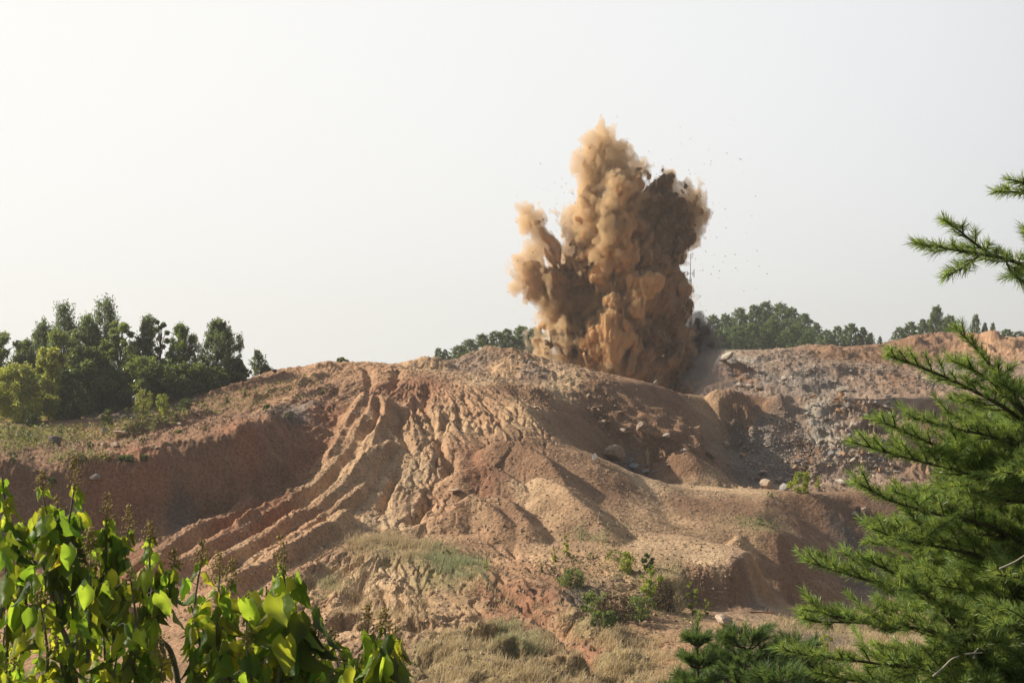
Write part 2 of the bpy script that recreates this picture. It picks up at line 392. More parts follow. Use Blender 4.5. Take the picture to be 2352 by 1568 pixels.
def scarp(uv, drop, w_front=0.3, back=2.5, seed=1):
    """a low step: ground in front (camera side) is cut away by `drop`, fading over `back` metres"""
    pts = curve_pts(uv)
    if pts[0].x > pts[-1].x: pts = pts[::-1]
    sl, d, side, run, L = poly_dist(pts, back * 2.2 + 1)
    sd = d * side + 0.9 * fbm2(GX[sl] * .9, GY[sl] * .9, 4, seed, .6)     # positive = far side
    env = smooth01(run / (L * .4)) * smooth01((L - run) / (L * .4))
    cut = smooth01((w_front - sd) / w_front) * smooth01(1 - (-sd) / (back * 2.2))
    lift = smooth01((sd + .1) / .3) * smooth01(1 - sd / (back * .8))
    GZ[sl] += env * 0.9 * drop * (-0.4 * cut + 0.45 * lift)

# the fan of long parallel ridges running down the face
RIDGES = [([(842, 926), (824, 948), (808, 969), (793, 993), (778, 1023), (760, 1062), (745, 1082), (727, 1104)], .55, .5),
    ([(858, 930), (845, 956), (829, 990), (808, 1032), (787, 1062), (766, 1092), (736, 1122), (706, 1149), (664, 1179), (634, 1194), (586, 1221), (526, 1254), (475, 1278), (442, 1296), (380, 1330), (300, 1372)], .72, .62),
    ([(690, 1150), (650, 1174), (600, 1200), (540, 1232), (480, 1262)], .35, .28),
    ([(892, 925), (886, 945), (871, 978), (856, 1020), (847, 1053), (835, 1077), (808, 1110), (781, 1140), (751, 1170), (715, 1200), (661, 1227), (631, 1242), (586, 1266), (544, 1296), (510, 1320), (450, 1358)], .72, .66),
    ([(905, 1018), (901, 1030), (880, 1049), (862, 1074), (847, 1104), (829, 1134), (808, 1161), (781, 1182), (736, 1212), (691, 1238), (646, 1262), (601, 1289), (556, 1322), (490, 1365)], .55, .48),
    ([(700, 1252), (655, 1276), (610, 1302), (570, 1330), (520, 1365)], .35, .25), ([(760, 1200), (720, 1222), (680, 1240)], .3, .2),
    ([(806, 1194), (796, 1202), (766, 1223), (730, 1247), (691, 1268), (655, 1292), (616, 1322), (556, 1355), (480, 1405)], .85, .72),
    ([(610, 1164), (586, 1173), (544, 1200), (505, 1221), (466, 1233), (421, 1254), (385, 1281), (330, 1315), (250, 1360)], .7, .62),
    ([(752, 985), (738, 1008), (724, 1030), (706, 1064), (700, 1080)], .8, .5), ([(760, 1302), (706, 1325), (661, 1352), (600, 1395)], .7, .35),
    ([(400, 1320), (300, 1365), (150, 1430), (0, 1480)], .9, .5), ([(300, 1400), (180, 1470), (60, 1530)], .9, .45)]
rut([(800, 1310), (790, 1350), (770, 1400), (740, 1440)], 0.7, 0.2, 9, ends=(5, 5)); rut([(870, 1300), (900, 1340), (940, 1400), (960, 1430)], 0.7, 0.2, 10, ends=(5, 5))
rut([(835, 1290), (830, 1340), (815, 1390), (790, 1430)], .5, -0.25, 11, ends=(5, 6)); rut([(925, 1300), (960, 1350), (985, 1400), (995, 1430)], 0.5, -0.25, 12, ends=(5, 6))
CALM = np.zeros(GZ.shape)
for uv, w, a in RIDGES[:9]:
    sl, d, side, run, L = poly_dist(curve_pts(uv), 3); CALM[sl] = np.maximum(CALM[sl], smooth01((1.7 - d) / .8))
for k, (uv, w, a) in enumerate(RIDGES): rut(uv, w, a * 1.2, 1 + k, wob=.26, ends=(1.2, 2.5), broad=True)
GZ += CALM * (.10 * fbm2(GX * 1.7, GY * 1.7, 4, 222, .62) + .05 * fbm2(GX * 5, GY * 5, 2, 223))
# jagged gullies in the middle
for k, (uv, w, a) in enumerate([
    ([(982, 878), (978, 905), (973, 930), (993, 972), (1000, 1005), (1011, 1037), (1030, 1060)], .5, -.5),
    ([(1048, 925), (1056, 965), (1068, 992)], .35, -.45), ([(1028, 940), (1018, 986), (1012, 1015), (1024, 1050)], .4, -.5),
    ([(1032, 1035), (1030, 1087), (1000, 1130), (968, 1170), (938, 1210)], .55, -.75),
    ([(905, 932), (925, 958), (912, 985), (935, 1015), (945, 1050)], .45, -.5), ([(914, 1073), (903, 1109), (881, 1159), (872, 1180)], .4, -.5),
    ([(860, 930), (870, 962), (858, 1000), (838, 1040)], .4, -.5), ([(958, 905), (950, 935), (965, 965), (985, 1000), (975, 1030)], .4, -.45),
    ([(1005, 1040), (1000, 1075), (1015, 1110)], .35, -.4), ([(1100, 905), (1120, 935), (1150, 975), (1175, 1000)], .35, -.3),
    ([(1060, 900), (1085, 950), (1115, 1000)], .35, -.28), ([(1130, 900), (1165, 935), (1200, 985)], .35, -.3),
    ([(1215, 1015), (1150, 1040), (1105, 1068)], .5, -.5), ([(1255, 1125), (1215, 1150), (1210, 1160)], .4, -.4),
    ([(1000, 1190), (975, 1215), (960, 1240)], .35, -.45), ([(1120, 1200), (1165, 1240), (1190, 1290)], .35, -.3), ([(1085, 1190), (1130, 1240), (1160, 1275)], .35, -.3),
    ([(1113, 1323), (1171, 1359), (1221, 1403), (1268, 1431), (1344, 1507), (1440, 1580)], .75, -.8),
    ([(1190, 1330), (1260, 1365), (1330, 1420), (1400, 1480), (1480, 1540)], 1.0, .45),
    ([(1380, 1215), (1480, 1235), (1600, 1250), (1700, 1262)], .5, -.16), ([(1400, 1180), (1520, 1205), (1640, 1222)], .4, -.14),
    ([(1240, 1240), (1330, 1270), (1440, 1300), (1530, 1320)], .5, -.2)]):
    rut(uv, w, a, 30 + k, wob=0.6)
# terrace berms and tracks
for k, (uv, w, a) in enumerate([([(230, 1020), (310, 1002), (396, 982), (432, 966), (482, 953), (520, 948)], 1.0, .7), ([(440, 925), (520, 900), (600, 880), (700, 858)], .9, .5),
    ([(90, 1068), (230, 1058), (350, 1032), (470, 1009)], .5, .25), ([(560, 935), (620, 905), (700, 880), (760, 860)], .8, .45), ([(600, 962), (650, 935), (720, 905), (760, 880)], .8, .4),
    ([(840, 842), (850, 880), (830, 905)], .6, -.5), ([(912, 845), (910, 872), (893, 900)], .6, -.6), ([(780, 880), (770, 900), (740, 925)], .5, -.4), ([(510, 1020), (525, 1060), (515, 1110)], .45, -.6),
    ([(140, 1090), (150, 1120), (165, 1160)], .5, -.6), ([(596, 1000), (640, 1040), (668, 1070)], .4, -.4)]):
    rut(uv, w, a, 60 + k, wob=0.6)
refresh_vis()
# heaps
pile([(1144, 1010, 94.3), (1187, 1008, 94.3), (1216, 1022, 93.3), (1252, 1046, 91.6), (1276, 1075, 90.1), (1297, 1109, 88.8)], .60, k=.10, rough=.06, seed=6)
pile([(1060, 1075, 89.3), (1103, 1063, 89.8), (1132, 1068, 89.5), (1170, 1087, 88.3), (1199, 1109, 87.3), (1211, 1123, 86.8)], .60, k=.10, rough=.07, seed=5)
pile([(1030, 1164, 83.1), (1050, 1152, 83.6), (1084, 1133, 84.6), (1122, 1152, 83.5), (1153, 1181, 82.1)], .60, k=.08, rough=.05, seed=1)
pile([(1141, 1133, 85.3), (1170, 1147, 84.3), (1194, 1171, 82.9), (1213, 1198, 81.5)], .62, k=.08, rough=.05, seed=3)
pile([(1237, 1092, 88.1), (1276, 1104, 86.7), (1300, 1118, 85.5), (1331, 1147, 83.8), (1362, 1171, 82.5), (1392, 1212, 81.0)], .60, k=.10, rough=.04, seed=4)
pile([(1262, 1128, 85.6)], .62, k=.10, rough=.04, seed=26); pile([(646, 1133, 85.8)], .6, seed=27)
pile([(1555, 1033, 113.5), (1580, 1036, 113)], 0.62, seed=7)
pile([(1697, 1222, 88), (1690, 1232, 86)], 0.85, seed=8); pile([(1783, 1212, 91), (1776, 1232, 88.5)], 0.85, seed=9)
pile([(1000, 818, 124.5), (952, 819, 124.5)], 0.5, seed=10); pile([(1120, 793, 129.5), (1176, 797, 129)], 0.45, seed=11)
pile([(1176, 824, 124), (1226, 832, 122.5)], 0.5, rough=.3, seed=12); pile([(1300, 847, 122.5), (1345, 855, 122)], 0.5, seed=13)
pile([(1648, 888, 132.5), (1690, 890, 133)], 1.0, rough=.3, seed=14); pile([(1790, 897, 134.5)], 1.0, rough=.3, seed=15)
pile([(1205, 1325, 73), (1225, 1325, 73)], 0.6, seed=16); pile([(1268, 1332, 73.5), (1300, 1338, 72.5)], 0.6, seed=17)
pile([(753, 825, 120), (735, 832, 119.5)], .6, seed=19)
pile([(1050, 848, 122), (1090, 850, 122)], .4, rough=.3, seed=20); pile([(1910, 793, 194), (1925, 794, 194)], .6, rough=.3, seed=21)
pile([(2093, 772, 200), (2110, 775, 199)], .55, rough=.3, seed=22); pile([(2280, 754, 198)], .6, rough=.3, seed=23); pile([(1660, 822, 172), (1690, 826, 172)], .9, rough=.4, seed=24)
for uv, dr, s in [([(905, 1440), (960, 1432), (1020, 1440)], .8, 1), ([(1040, 1455), (1110, 1448), (1180, 1448)], .9, 2), ([(1110, 1500), (1170, 1492), (1230, 1505)], 1.0, 3),
                  ([(1240, 1530), (1310, 1535), (1370, 1540)], .7, 4), ([(745, 1448), (800, 1425), (850, 1425)], .9, 5), ([(1320, 1300), (1420, 1330)], .3, 6), ([(1500, 1345), (1560, 1360)], .4, 7), ([(930, 1510), (1040, 1500)], .5, 8)]:
    scarp(uv, dr, seed=90 + s)
# radial wash pattern over the face
ax, ay = (960 - CU) / F * 121, 121.0
rr = np.hypot(GX - ax, GY - ay); ph = np.arctan2(GX - ax, ay - GY)
face = smooth01((rr - 7) / 6) * smooth01((45 - rr) / 10) * smooth01((GU - 640) / 200) * smooth01((1330 - GU) / 120) * (GY < ay)
rid = .6 * fbm2(ph * 21 + 0.35 * pn2(GX * .4, GY * .4, 8), rr * 0.05, 3, 21, .55, True) + .5 * fbm2(ph * 46 + 0.8 * pn2(GX * .5, GY * .5, 9), rr * 0.09, 3, 27, .6, True)
crack = 1 - np.clip(np.abs(pn2(ph * 34 + 0.9 * pn2(GX * .8, GY * .8, 12), rr * 0.15, 23)) * 7, 0, 1)
mnd = smooth01((GU - 1010) / 40) * smooth01((GU - 1010 - (96 - GY) * -3) / 60) * smooth01((98 - GY) / 3)
calm = (1 - .92 * CALM) * (1 - .75 * mnd)
GZ += face * calm * (rid * 0.28 - crack * 0.27)
# the lower spur: finer rills fanning to the bottom of the view
ax2, ay2 = (905 - CU) / F * 84, 84.0
r2 = np.hypot(GX - ax2, GY - ay2); ph2 = np.arctan2(GX - ax2, ay2 - GY)
low = smooth01((r2 - 5) / 4) * smooth01((GU - 560) / 100) * smooth01((1560 - GU) / 120) * smooth01((GY - 54) / 3) * smooth01((80 - GY) / 4)
GZ += low * (1 - .9 * CALM) * (.30 * fbm2(ph2 * 12 + .5 * pn2(GX * .4, GY * .4, 13), r2 * .07, 4, 28, .55, True) - .22 * (1 - np.clip(np.abs(pn2(ph2 * 17 + .7 * pn2(GX * .7, GY * .7, 14), r2 * .12, 29)) * 6, 0, 1)))
# streaked slopes under the lip, slumped spur, bank
lip = smooth01((GY - 107) / 4) * smooth01((139 - GY) / 3) * smooth01((GU - 1260) / 60)
soft = smooth01((1660 - GU) / 60)
GZ += lip * soft * 0.16 * fbm2((GX * 1.0 + GY * 0.9) * 0.9, (GY - GX) * 0.12, 4, 31, .6)
hard = lip * smooth01((GU - 1640) / 40) * (1 - np.exp(-((GU - 1780 - (130 - GY) * 3) / 60) ** 2) * .85)
hx = pn2(GX * .4, GY * .4, 47) * 1.5; GZ += hard * (0.55 * fbm2(GX * 0.42 + hx, GY * 0.30 - hx, 6, 41, .55, True) + .30 * fbm2(GX * 1.1, GY * 1.1, 4, 44, .55) - .15)
far = smooth01((GY - 150) / 10) * smooth01((215 - GY) / 8) * smooth01((GU - 1500) / 80)
ztw = GZ + .7 * pn2(GX * .16, GY * .16, 55) + .25 * pn2(GX * .7, GY * .7, 56)
GZ += np.maximum(far, hard * .6) * .30 * (smooth01(np.mod(ztw * .75, 1) * 3.0 - .9) - np.mod(ztw * .75, 1)) * 1.3
GZ += far * (0.6 * fbm2(GX * 0.30, GY * 0.30, 6, 51, .62, True) + .22 * fbm2(GX * 1.2, GY * 1.2, 3, 52, .55))
bank = smooth01((GY - 78) / 3) * smooth01((99 - GY) / 3) * smooth01((740 - GU) / 60)
GZ += bank * (0.24 * fbm2(GX * 0.8 + GY * .25, GY * 0.22, 5, 61, .6) + .20 * fbm2(GX * 1.1, GY * 1.1, 5, 63, .62, True))
cut = np.exp(-((GY - 75.3) / 1.7) ** 2) * smooth01((GU - 1550) / 20) * smooth01((1760 - GU) / 30)
GZ += cut * .22 * fbm2(GX * 1.9, GY * .8, 5, 66, .62)
# general ground roughness, clods and pebbly texture
near = smooth01((GY - 40) / 15)
rgh = smooth01(0.5 + 1.2 * fbm2(GX * .12, GY * .12, 3, 77)) * 0.7 + 0.5
GZ += near * (0.16 * fbm2(GX * 0.35, GY * 0.35, 5, 71, .5) + rgh * 0.055 * fbm2(GX * 2.6, GY * 2.6, 3, 72, .6) * smooth01((230 - GY) / 60))
terr = smooth01((GY - 88) / 6) * smooth01((GY - 60) / 6) * smooth01((820 - GU) / 80)
crestm = smooth01((GY - 108) / 8) * smooth01((135 - GY) / 4) * (GU < 1420)
GZ += np.maximum(terr, crestm) * 0.30 * fbm2(GX * .8, GY * .8, 5, 81, .62, True)
refresh_vis()

# ---- ground colour (pigment of the soil only)
SAND = (.55, .39, .235); TAN = (.51, .338, .195); RTAN = (.47, .282, .162); RED = (.33, .165, .095); BRN = (.285, .168, .10)
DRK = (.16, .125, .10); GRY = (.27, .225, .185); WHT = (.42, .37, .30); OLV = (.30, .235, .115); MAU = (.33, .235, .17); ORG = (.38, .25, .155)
CP = [(60, 1100, BRN), (150, 1120, BRN), (230, 1120, RED), (330, 1090, RED), (430, 1060, BRN), (560, 1010, RED), (580, 1050, RED), (520, 1100, BRN), (640, 1090, BRN), (350, 1180, BRN), (250, 1180, RED), (480, 1150, BRN), (150, 1230, BRN),
      (600, 1130, BRN), (420, 1190, DRK), (60, 1300, BRN), (0, 1400, RTAN), (100, 1460, RTAN), (60, 1560, RTAN), (250, 1300, RED), (380, 1290, RTAN), (440, 1240, RTAN), (540, 1200, RED), (630, 1165, RED), (720, 1020, RED), (760, 960, RED), (700, 1060, RED),
      (700, 985, RED), (660, 950, DRK), (690, 945, GRY), (640, 920, RTAN), (560, 930, BRN), (450, 980, BRN), (300, 1000, BRN), (200, 990, RTAN), (100, 1000, OLV), (60, 1040, BRN), (30, 990, OLV), (400, 950, BRN), (300, 940, DRK), (480, 900, BRN), (600, 880, BRN), (700, 860, RTAN), (760, 845, RTAN),
      (830, 870, RTAN), (870, 850, RTAN), (800, 900, BRN), (960, 835, TAN), (900, 905, RED), (980, 890, RED), (1050, 900, RTAN), (870, 925, RTAN), (930, 950, RTAN), (800, 980, RTAN), (780, 1040, TAN), (860, 1000, TAN), (900, 1060, TAN), (1000, 1000, TAN), (960, 1090, SAND), (1060, 980, TAN), (1080, 1060, RED), (1040, 1060, RTAN),
      (1120, 950, RTAN), (1180, 960, TAN), (1200, 930, TAN), (1160, 900, BRN), (1110, 870, SAND), (1180, 850, TAN), (1225, 855, MAU), (1160, 830, TAN), (1110, 1150, BRN), (1180, 1165, BRN), (1310, 1180, (.35, .23, .14)), (1345, 1195, (.35, .23, .14)), (1150, 1100, (.25, .14, .09)), (1235, 1062, BRN), (1205, 1040, BRN), (1225, 1120, SAND), (1195, 830, TAN), (1300, 870, SAND), (1260, 890, SAND), (1140, 800, ORG), (1100, 830, MAU), (1050, 835, MAU), (1240, 900, BRN), (1370, 880, BRN),
      (1150, 1080, BRN), (1110, 1100, RED), (1190, 1030, BRN), (1260, 1060, BRN), (1230, 1110, TAN), (1290, 1180, TAN), (1100, 1160, TAN), (1040, 1180, RTAN), (1000, 1150, RTAN), (940, 1190, TAN), (880, 1200, SAND), (800, 1190, TAN), (840, 1120, TAN), (740, 1130, TAN), (690, 1200, RTAN), (620, 1240, RTAN), (560, 1290, TAN), (500, 1330, RTAN), (450, 1380, RTAN),
      (700, 1300, RTAN), (640, 1360, RTAN), (760, 1340, TAN), (870, 1330, SAND), (940, 1370, TAN), (860, 1420, TAN), (1000, 1330, OLV), (900, 1260, OLV), (1050, 1290, OLV), (1060, 1400, TAN), (1100, 1240, RTAN), (1180, 1300, RTAN), (1150, 1370, RED), (1220, 1400, RED), (1340, 1500, RED), (1280, 1470, RTAN), (1100, 1480, OLV), (1000, 1500, OLV), (1200, 1540, OLV), (1350, 1420, OLV), (1450, 1500, OLV), (1400, 1560, OLV), (900, 1500, BRN), (1550, 1500, RTAN),
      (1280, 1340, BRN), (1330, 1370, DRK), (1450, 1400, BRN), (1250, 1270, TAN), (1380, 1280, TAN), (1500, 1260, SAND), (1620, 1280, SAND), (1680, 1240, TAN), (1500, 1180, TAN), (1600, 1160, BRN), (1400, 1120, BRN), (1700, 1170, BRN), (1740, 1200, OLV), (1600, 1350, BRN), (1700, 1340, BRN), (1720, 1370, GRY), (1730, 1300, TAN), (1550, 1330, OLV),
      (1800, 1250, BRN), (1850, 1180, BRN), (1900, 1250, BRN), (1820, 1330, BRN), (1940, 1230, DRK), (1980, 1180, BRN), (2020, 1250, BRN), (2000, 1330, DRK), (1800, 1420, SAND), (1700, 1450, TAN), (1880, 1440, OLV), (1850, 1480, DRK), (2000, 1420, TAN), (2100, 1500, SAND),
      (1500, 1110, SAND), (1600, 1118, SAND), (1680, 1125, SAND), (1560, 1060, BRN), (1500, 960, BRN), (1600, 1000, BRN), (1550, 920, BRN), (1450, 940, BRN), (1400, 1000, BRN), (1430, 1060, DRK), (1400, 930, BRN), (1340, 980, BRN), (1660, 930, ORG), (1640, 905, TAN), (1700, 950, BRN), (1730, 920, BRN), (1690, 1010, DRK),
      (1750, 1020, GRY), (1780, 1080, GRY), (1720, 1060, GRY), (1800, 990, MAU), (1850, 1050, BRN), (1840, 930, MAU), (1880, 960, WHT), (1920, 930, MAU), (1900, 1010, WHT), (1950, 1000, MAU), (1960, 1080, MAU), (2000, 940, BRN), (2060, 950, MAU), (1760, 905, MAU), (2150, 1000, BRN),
      (1650, 830, WHT), (1700, 830, WHT), (1700, 860, BRN), (1650, 860, BRN), (1760, 870, GRY), (1800, 880, GRY), (1800, 845, MAU), (1850, 870, GRY), (1900, 870, GRY), (1960, 880, MAU), (1900, 840, MAU), (2000, 850, MAU), (2060, 870, BRN), (1740, 812, MAU), (1820, 812, MAU), (1880, 815, BRN), (1960, 810, BRN), (2050, 810, BRN), (2100, 800, BRN), (2150, 780, BRN), (2250, 780, RTAN), (2330, 790, RTAN), (2200, 840, GRY), (2300, 850, MAU), (2150, 870, MAU),
      (1400, 1200, TAN), (1560, 1210, TAN)]
cpp = np.array([((u) * 0.001, TS * math.log(hit(u, v)) * 0.001) for u, v, c in CP]); cpc = np.array([c for _, _, c in CP])
# coarse lookup of nearest pigments, then bilinear
cg_u = np.linspace(-300, 2700, 401) * 0.001; cg_t = np.linspace(TS * math.log(40) * .001, TS * math.log(330) * .001, 901)
CGU, CGT = np.meshgrid(cg_u, cg_t); den = np.zeros(CGU.shape); num = np.zeros(CGU.shape + (3,))
for p, c in zip(cpp, cpc):
    d2 = (CGU - p[0]) ** 2 + ((CGT - p[1]) * 0.45) ** 2
    w = 1 / (d2 ** 1.7 + 1e-6); den += w; num += w[..., None] * c
CGC = num / den[..., None]
wn1 = fbm2(GX * .45, GY * .45, 4, 101) * .045; wn2 = fbm2(GX * .45, GY * .45, 4, 131) * .08
fi = np.clip((GU * .001 + wn1 - cg_u[0]) / (cg_u[1] - cg_u[0]), 0, 399.99); fj = np.clip((GT + wn2 - cg_t[0]) / (cg_t[1] - cg_t[0]), 0, 899.99)
ii = fi.astype(int); jj = fj.astype(int); a = (fi - ii)[..., None]; b = (fj - jj)[..., None]
GC = (CGC[jj, ii] * (1 - a) + CGC[jj, ii + 1] * a) * (1 - b) + (CGC[jj + 1, ii] * (1 - a) + CGC[jj + 1, ii + 1] * a) * b
vv = fbm2(GX * .9, GY * .9, 5, 151, .65)
GC = GC * (1 + 0.22 * vv)[..., None]
offs = smooth01((45 - GY) / 10)[..., None]; GC = GC * (1 - offs) + np.array((.10, .12, .05)) * offs
farw = smooth01((GY - 215) / 20)[..., None]; GC = GC * (1 - farw) + np.array((.09, .12, .05)) * farw

def ground_mat():
    m, nt, out = new_mat('soil')
    p = N(nt, 'ShaderNodeBsdfPrincipled', Roughness=0.95); p.inputs['Specular IOR Level'].default_value = 0.15
    a = nt.nodes.new('ShaderNodeVertexColor'); a.layer_name = 'Col'
    tc = nt.nodes.new('ShaderNodeTexCoord')
    n1 = N(nt, 'ShaderNodeTexNoise', Scale=6.0, Detail=8.0, Roughness=0.65); n2 = N(nt, 'ShaderNodeTexNoise', Scale=0.5, Detail=5.0)
    vo = N(nt, 'ShaderNodeTexVoronoi', Scale=5.0); vo2 = N(nt, 'ShaderNodeTexVoronoi', Scale=11.0)
    for q in (n1, n2, vo, vo2): nt.links.new(tc.outputs['Object'], q.inputs['Vector'])
    def ramp(src, p0, c0, p1, c1):
        r = nt.nodes.new('ShaderNodeValToRGB'); r.color_ramp.elements[0].position = p0; r.color_ramp.elements[1].position = p1
        r.color_ramp.elements[0].color = (*c0, 1); r.color_ramp.elements[1].color = (*c1, 1); nt.links.new(src, r.inputs[0]); return r.outputs[0]
    def mul(x, y, f=1.0, mode='MULTIPLY'):
        k = nt.nodes.new('ShaderNodeMix'); k.data_type = 'RGBA'; k.blend_type = mode; k.inputs[0].default_value = f
        nt.links.new(x, k.inputs[6]); nt.links.new(y, k.inputs[7]); return k.outputs[2]
    c = mul(a.outputs[0], ramp(n1.outputs[0], .32, (.62, .60, .58), .68, (1.3, 1.3, 1.3)))
    c = mul(c, ramp(n2.outputs[0], .35, (.86, .84, .82), .65, (1.12, 1.12, 1.12)))
    # pale stones and dark clods scattered through the soil
    c2 = nt.nodes.new('ShaderNodeMix'); c2.data_type = 'RGBA'; c2.inputs[7].default_value = (.62, .52, .42, 1)
    st = ramp(vo2.outputs['Distance'], .10, (1, 1, 1), .16, (0, 0, 0)); msk = ramp(vo2.outputs['Color'], .80, (0, 0, 0), .86, (.8, .8, .8))
    mm = N(nt, 'ShaderNodeMath', _operation='MULTIPLY'); nt.links.new(st, mm.inputs[0]); nt.links.new(msk, mm.inputs[1])
    nt.links.new(mm.outputs[0], c2.inputs[0]); nt.links.new(c, c2.inputs[6])
    nt.links.new(c2.outputs[2], p.inputs['Base Color'])
    ad = N(nt, 'ShaderNodeMath', _operation='MULTIPLY_ADD'); ad.inputs[1].default_value = -0.5
    nt.links.new(vo.outputs['Distance'], ad.inputs[0]); nt.links.new(n1.outputs[0], ad.inputs[2])
    b = N(nt, 'ShaderNodeBump', Strength=0.9, Distance=0.10); nt.links.new(ad.outputs[0], b.inputs['Height'])
    nt.links.new(b.outputs[0], p.inputs['Normal']); nt.links.new(p.outputs[0], out.inputs[0]); return m
M_SOIL = ground_mat()
idx = np.arange(NR * NC).reshape(NR, NC)
tf = np.stack([idx[:-1, :-1], idx[:-1, 1:], idx[1:, 1:], idx[1:, :-1]], -1).reshape(-1, 4)
tv = np.stack([GX, GY, GZ], -1).reshape(-1, 3)
g_me = mesh_np('ground', tv, tf, M_SOIL, True, GC.reshape(-1, 3))
g_ob = add_obj('ground', g_me); tag(g_ob, 'reddish tan quarry ground with washed out gullies, heaps and a pit', None, None, 'structure')
del tf, tv, idx
# ================================================================== DUST BLAST
def surface_nets(D, org, h):
    """isosurface of D (negative inside) on a regular grid, as quads"""
    ins = D < 0
    c = np.zeros(tuple(s - 1 for s in D.shape), dtype=np.int8)
    sh = [(i, j, k) for i in (0, 1) for j in (0, 1) for k in (0, 1)]
    nx, ny, nz = c.shape
    for (i, j, k) in sh: c += ins[i:i + nx, j:j + ny, k:k + nz]
    act = (c > 0) & (c < 8); ids = np.full(c.shape, -1, dtype=np.int64); cells = np.argwhere(act); ids[act] = np.arange(len(cells))
    acc = np.zeros((len(cells), 3)); cnt = np.zeros(len(cells))
    for a in sh:
        for ax in range(3):
            if a[ax]: continue
            b = list(a); b[ax] = 1
            da = D[cells[:, 0] + a[0], cells[:, 1] + a[1], cells[:, 2] + a[2]]; db = D[cells[:, 0] + b[0], cells[:, 1] + b[1], cells[:, 2] + b[2]]
            m = (da < 0) != (db < 0); t = np.where(m, da / np.where(m, da - db, 1), 0)
            p = np.tile(np.array(a, float), (len(cells), 1)); p[:, ax] += t
            acc[m] += p[m]; cnt[m] += 1
    V = (cells + acc / cnt[:, None]) * h + np.array(org)
    Fs = []
    for ax in range(3):
        o = [x for x in range(3) if x != ax]
        A = ins; sl0 = [slice(1, -1)] * 3; sl1 = [slice(1, -1)] * 3; sl0[ax] = slice(0, -1); sl1[ax] = slice(1, None)
        a0 = A[tuple(sl0)]; a1 = A[tuple(sl1)]; e = np.argwhere(a0 != a1); st = a0[tuple(e.T)]
        off = np.ones(3, int); off[ax] = 0; e = e + off
        q = []
        for d1, d2 in ((-1, -1), (0, -1), (0, 0), (-1, 0)):
            g = e.copy(); g[:, o[0]] += d1; g[:, o[1]] += d2
            q.append(ids[np.clip(g[:, 0], 0, nx - 1), np.clip(g[:, 1], 0, ny - 1), np.clip(g[:, 2], 0, nz - 1)])
        q = np.stack(q, 1); flip = st if ax != 1 else ~st
        q[~flip] = q[~flip][:, ::-1]; Fs.append(q)
    Fc = np.concatenate(Fs); Fc = Fc[(Fc >= 0).all(1)]
    return V, Fc

PZ = lambda zx, zy: (1082 + zx * .468, 188 + zy * .468)
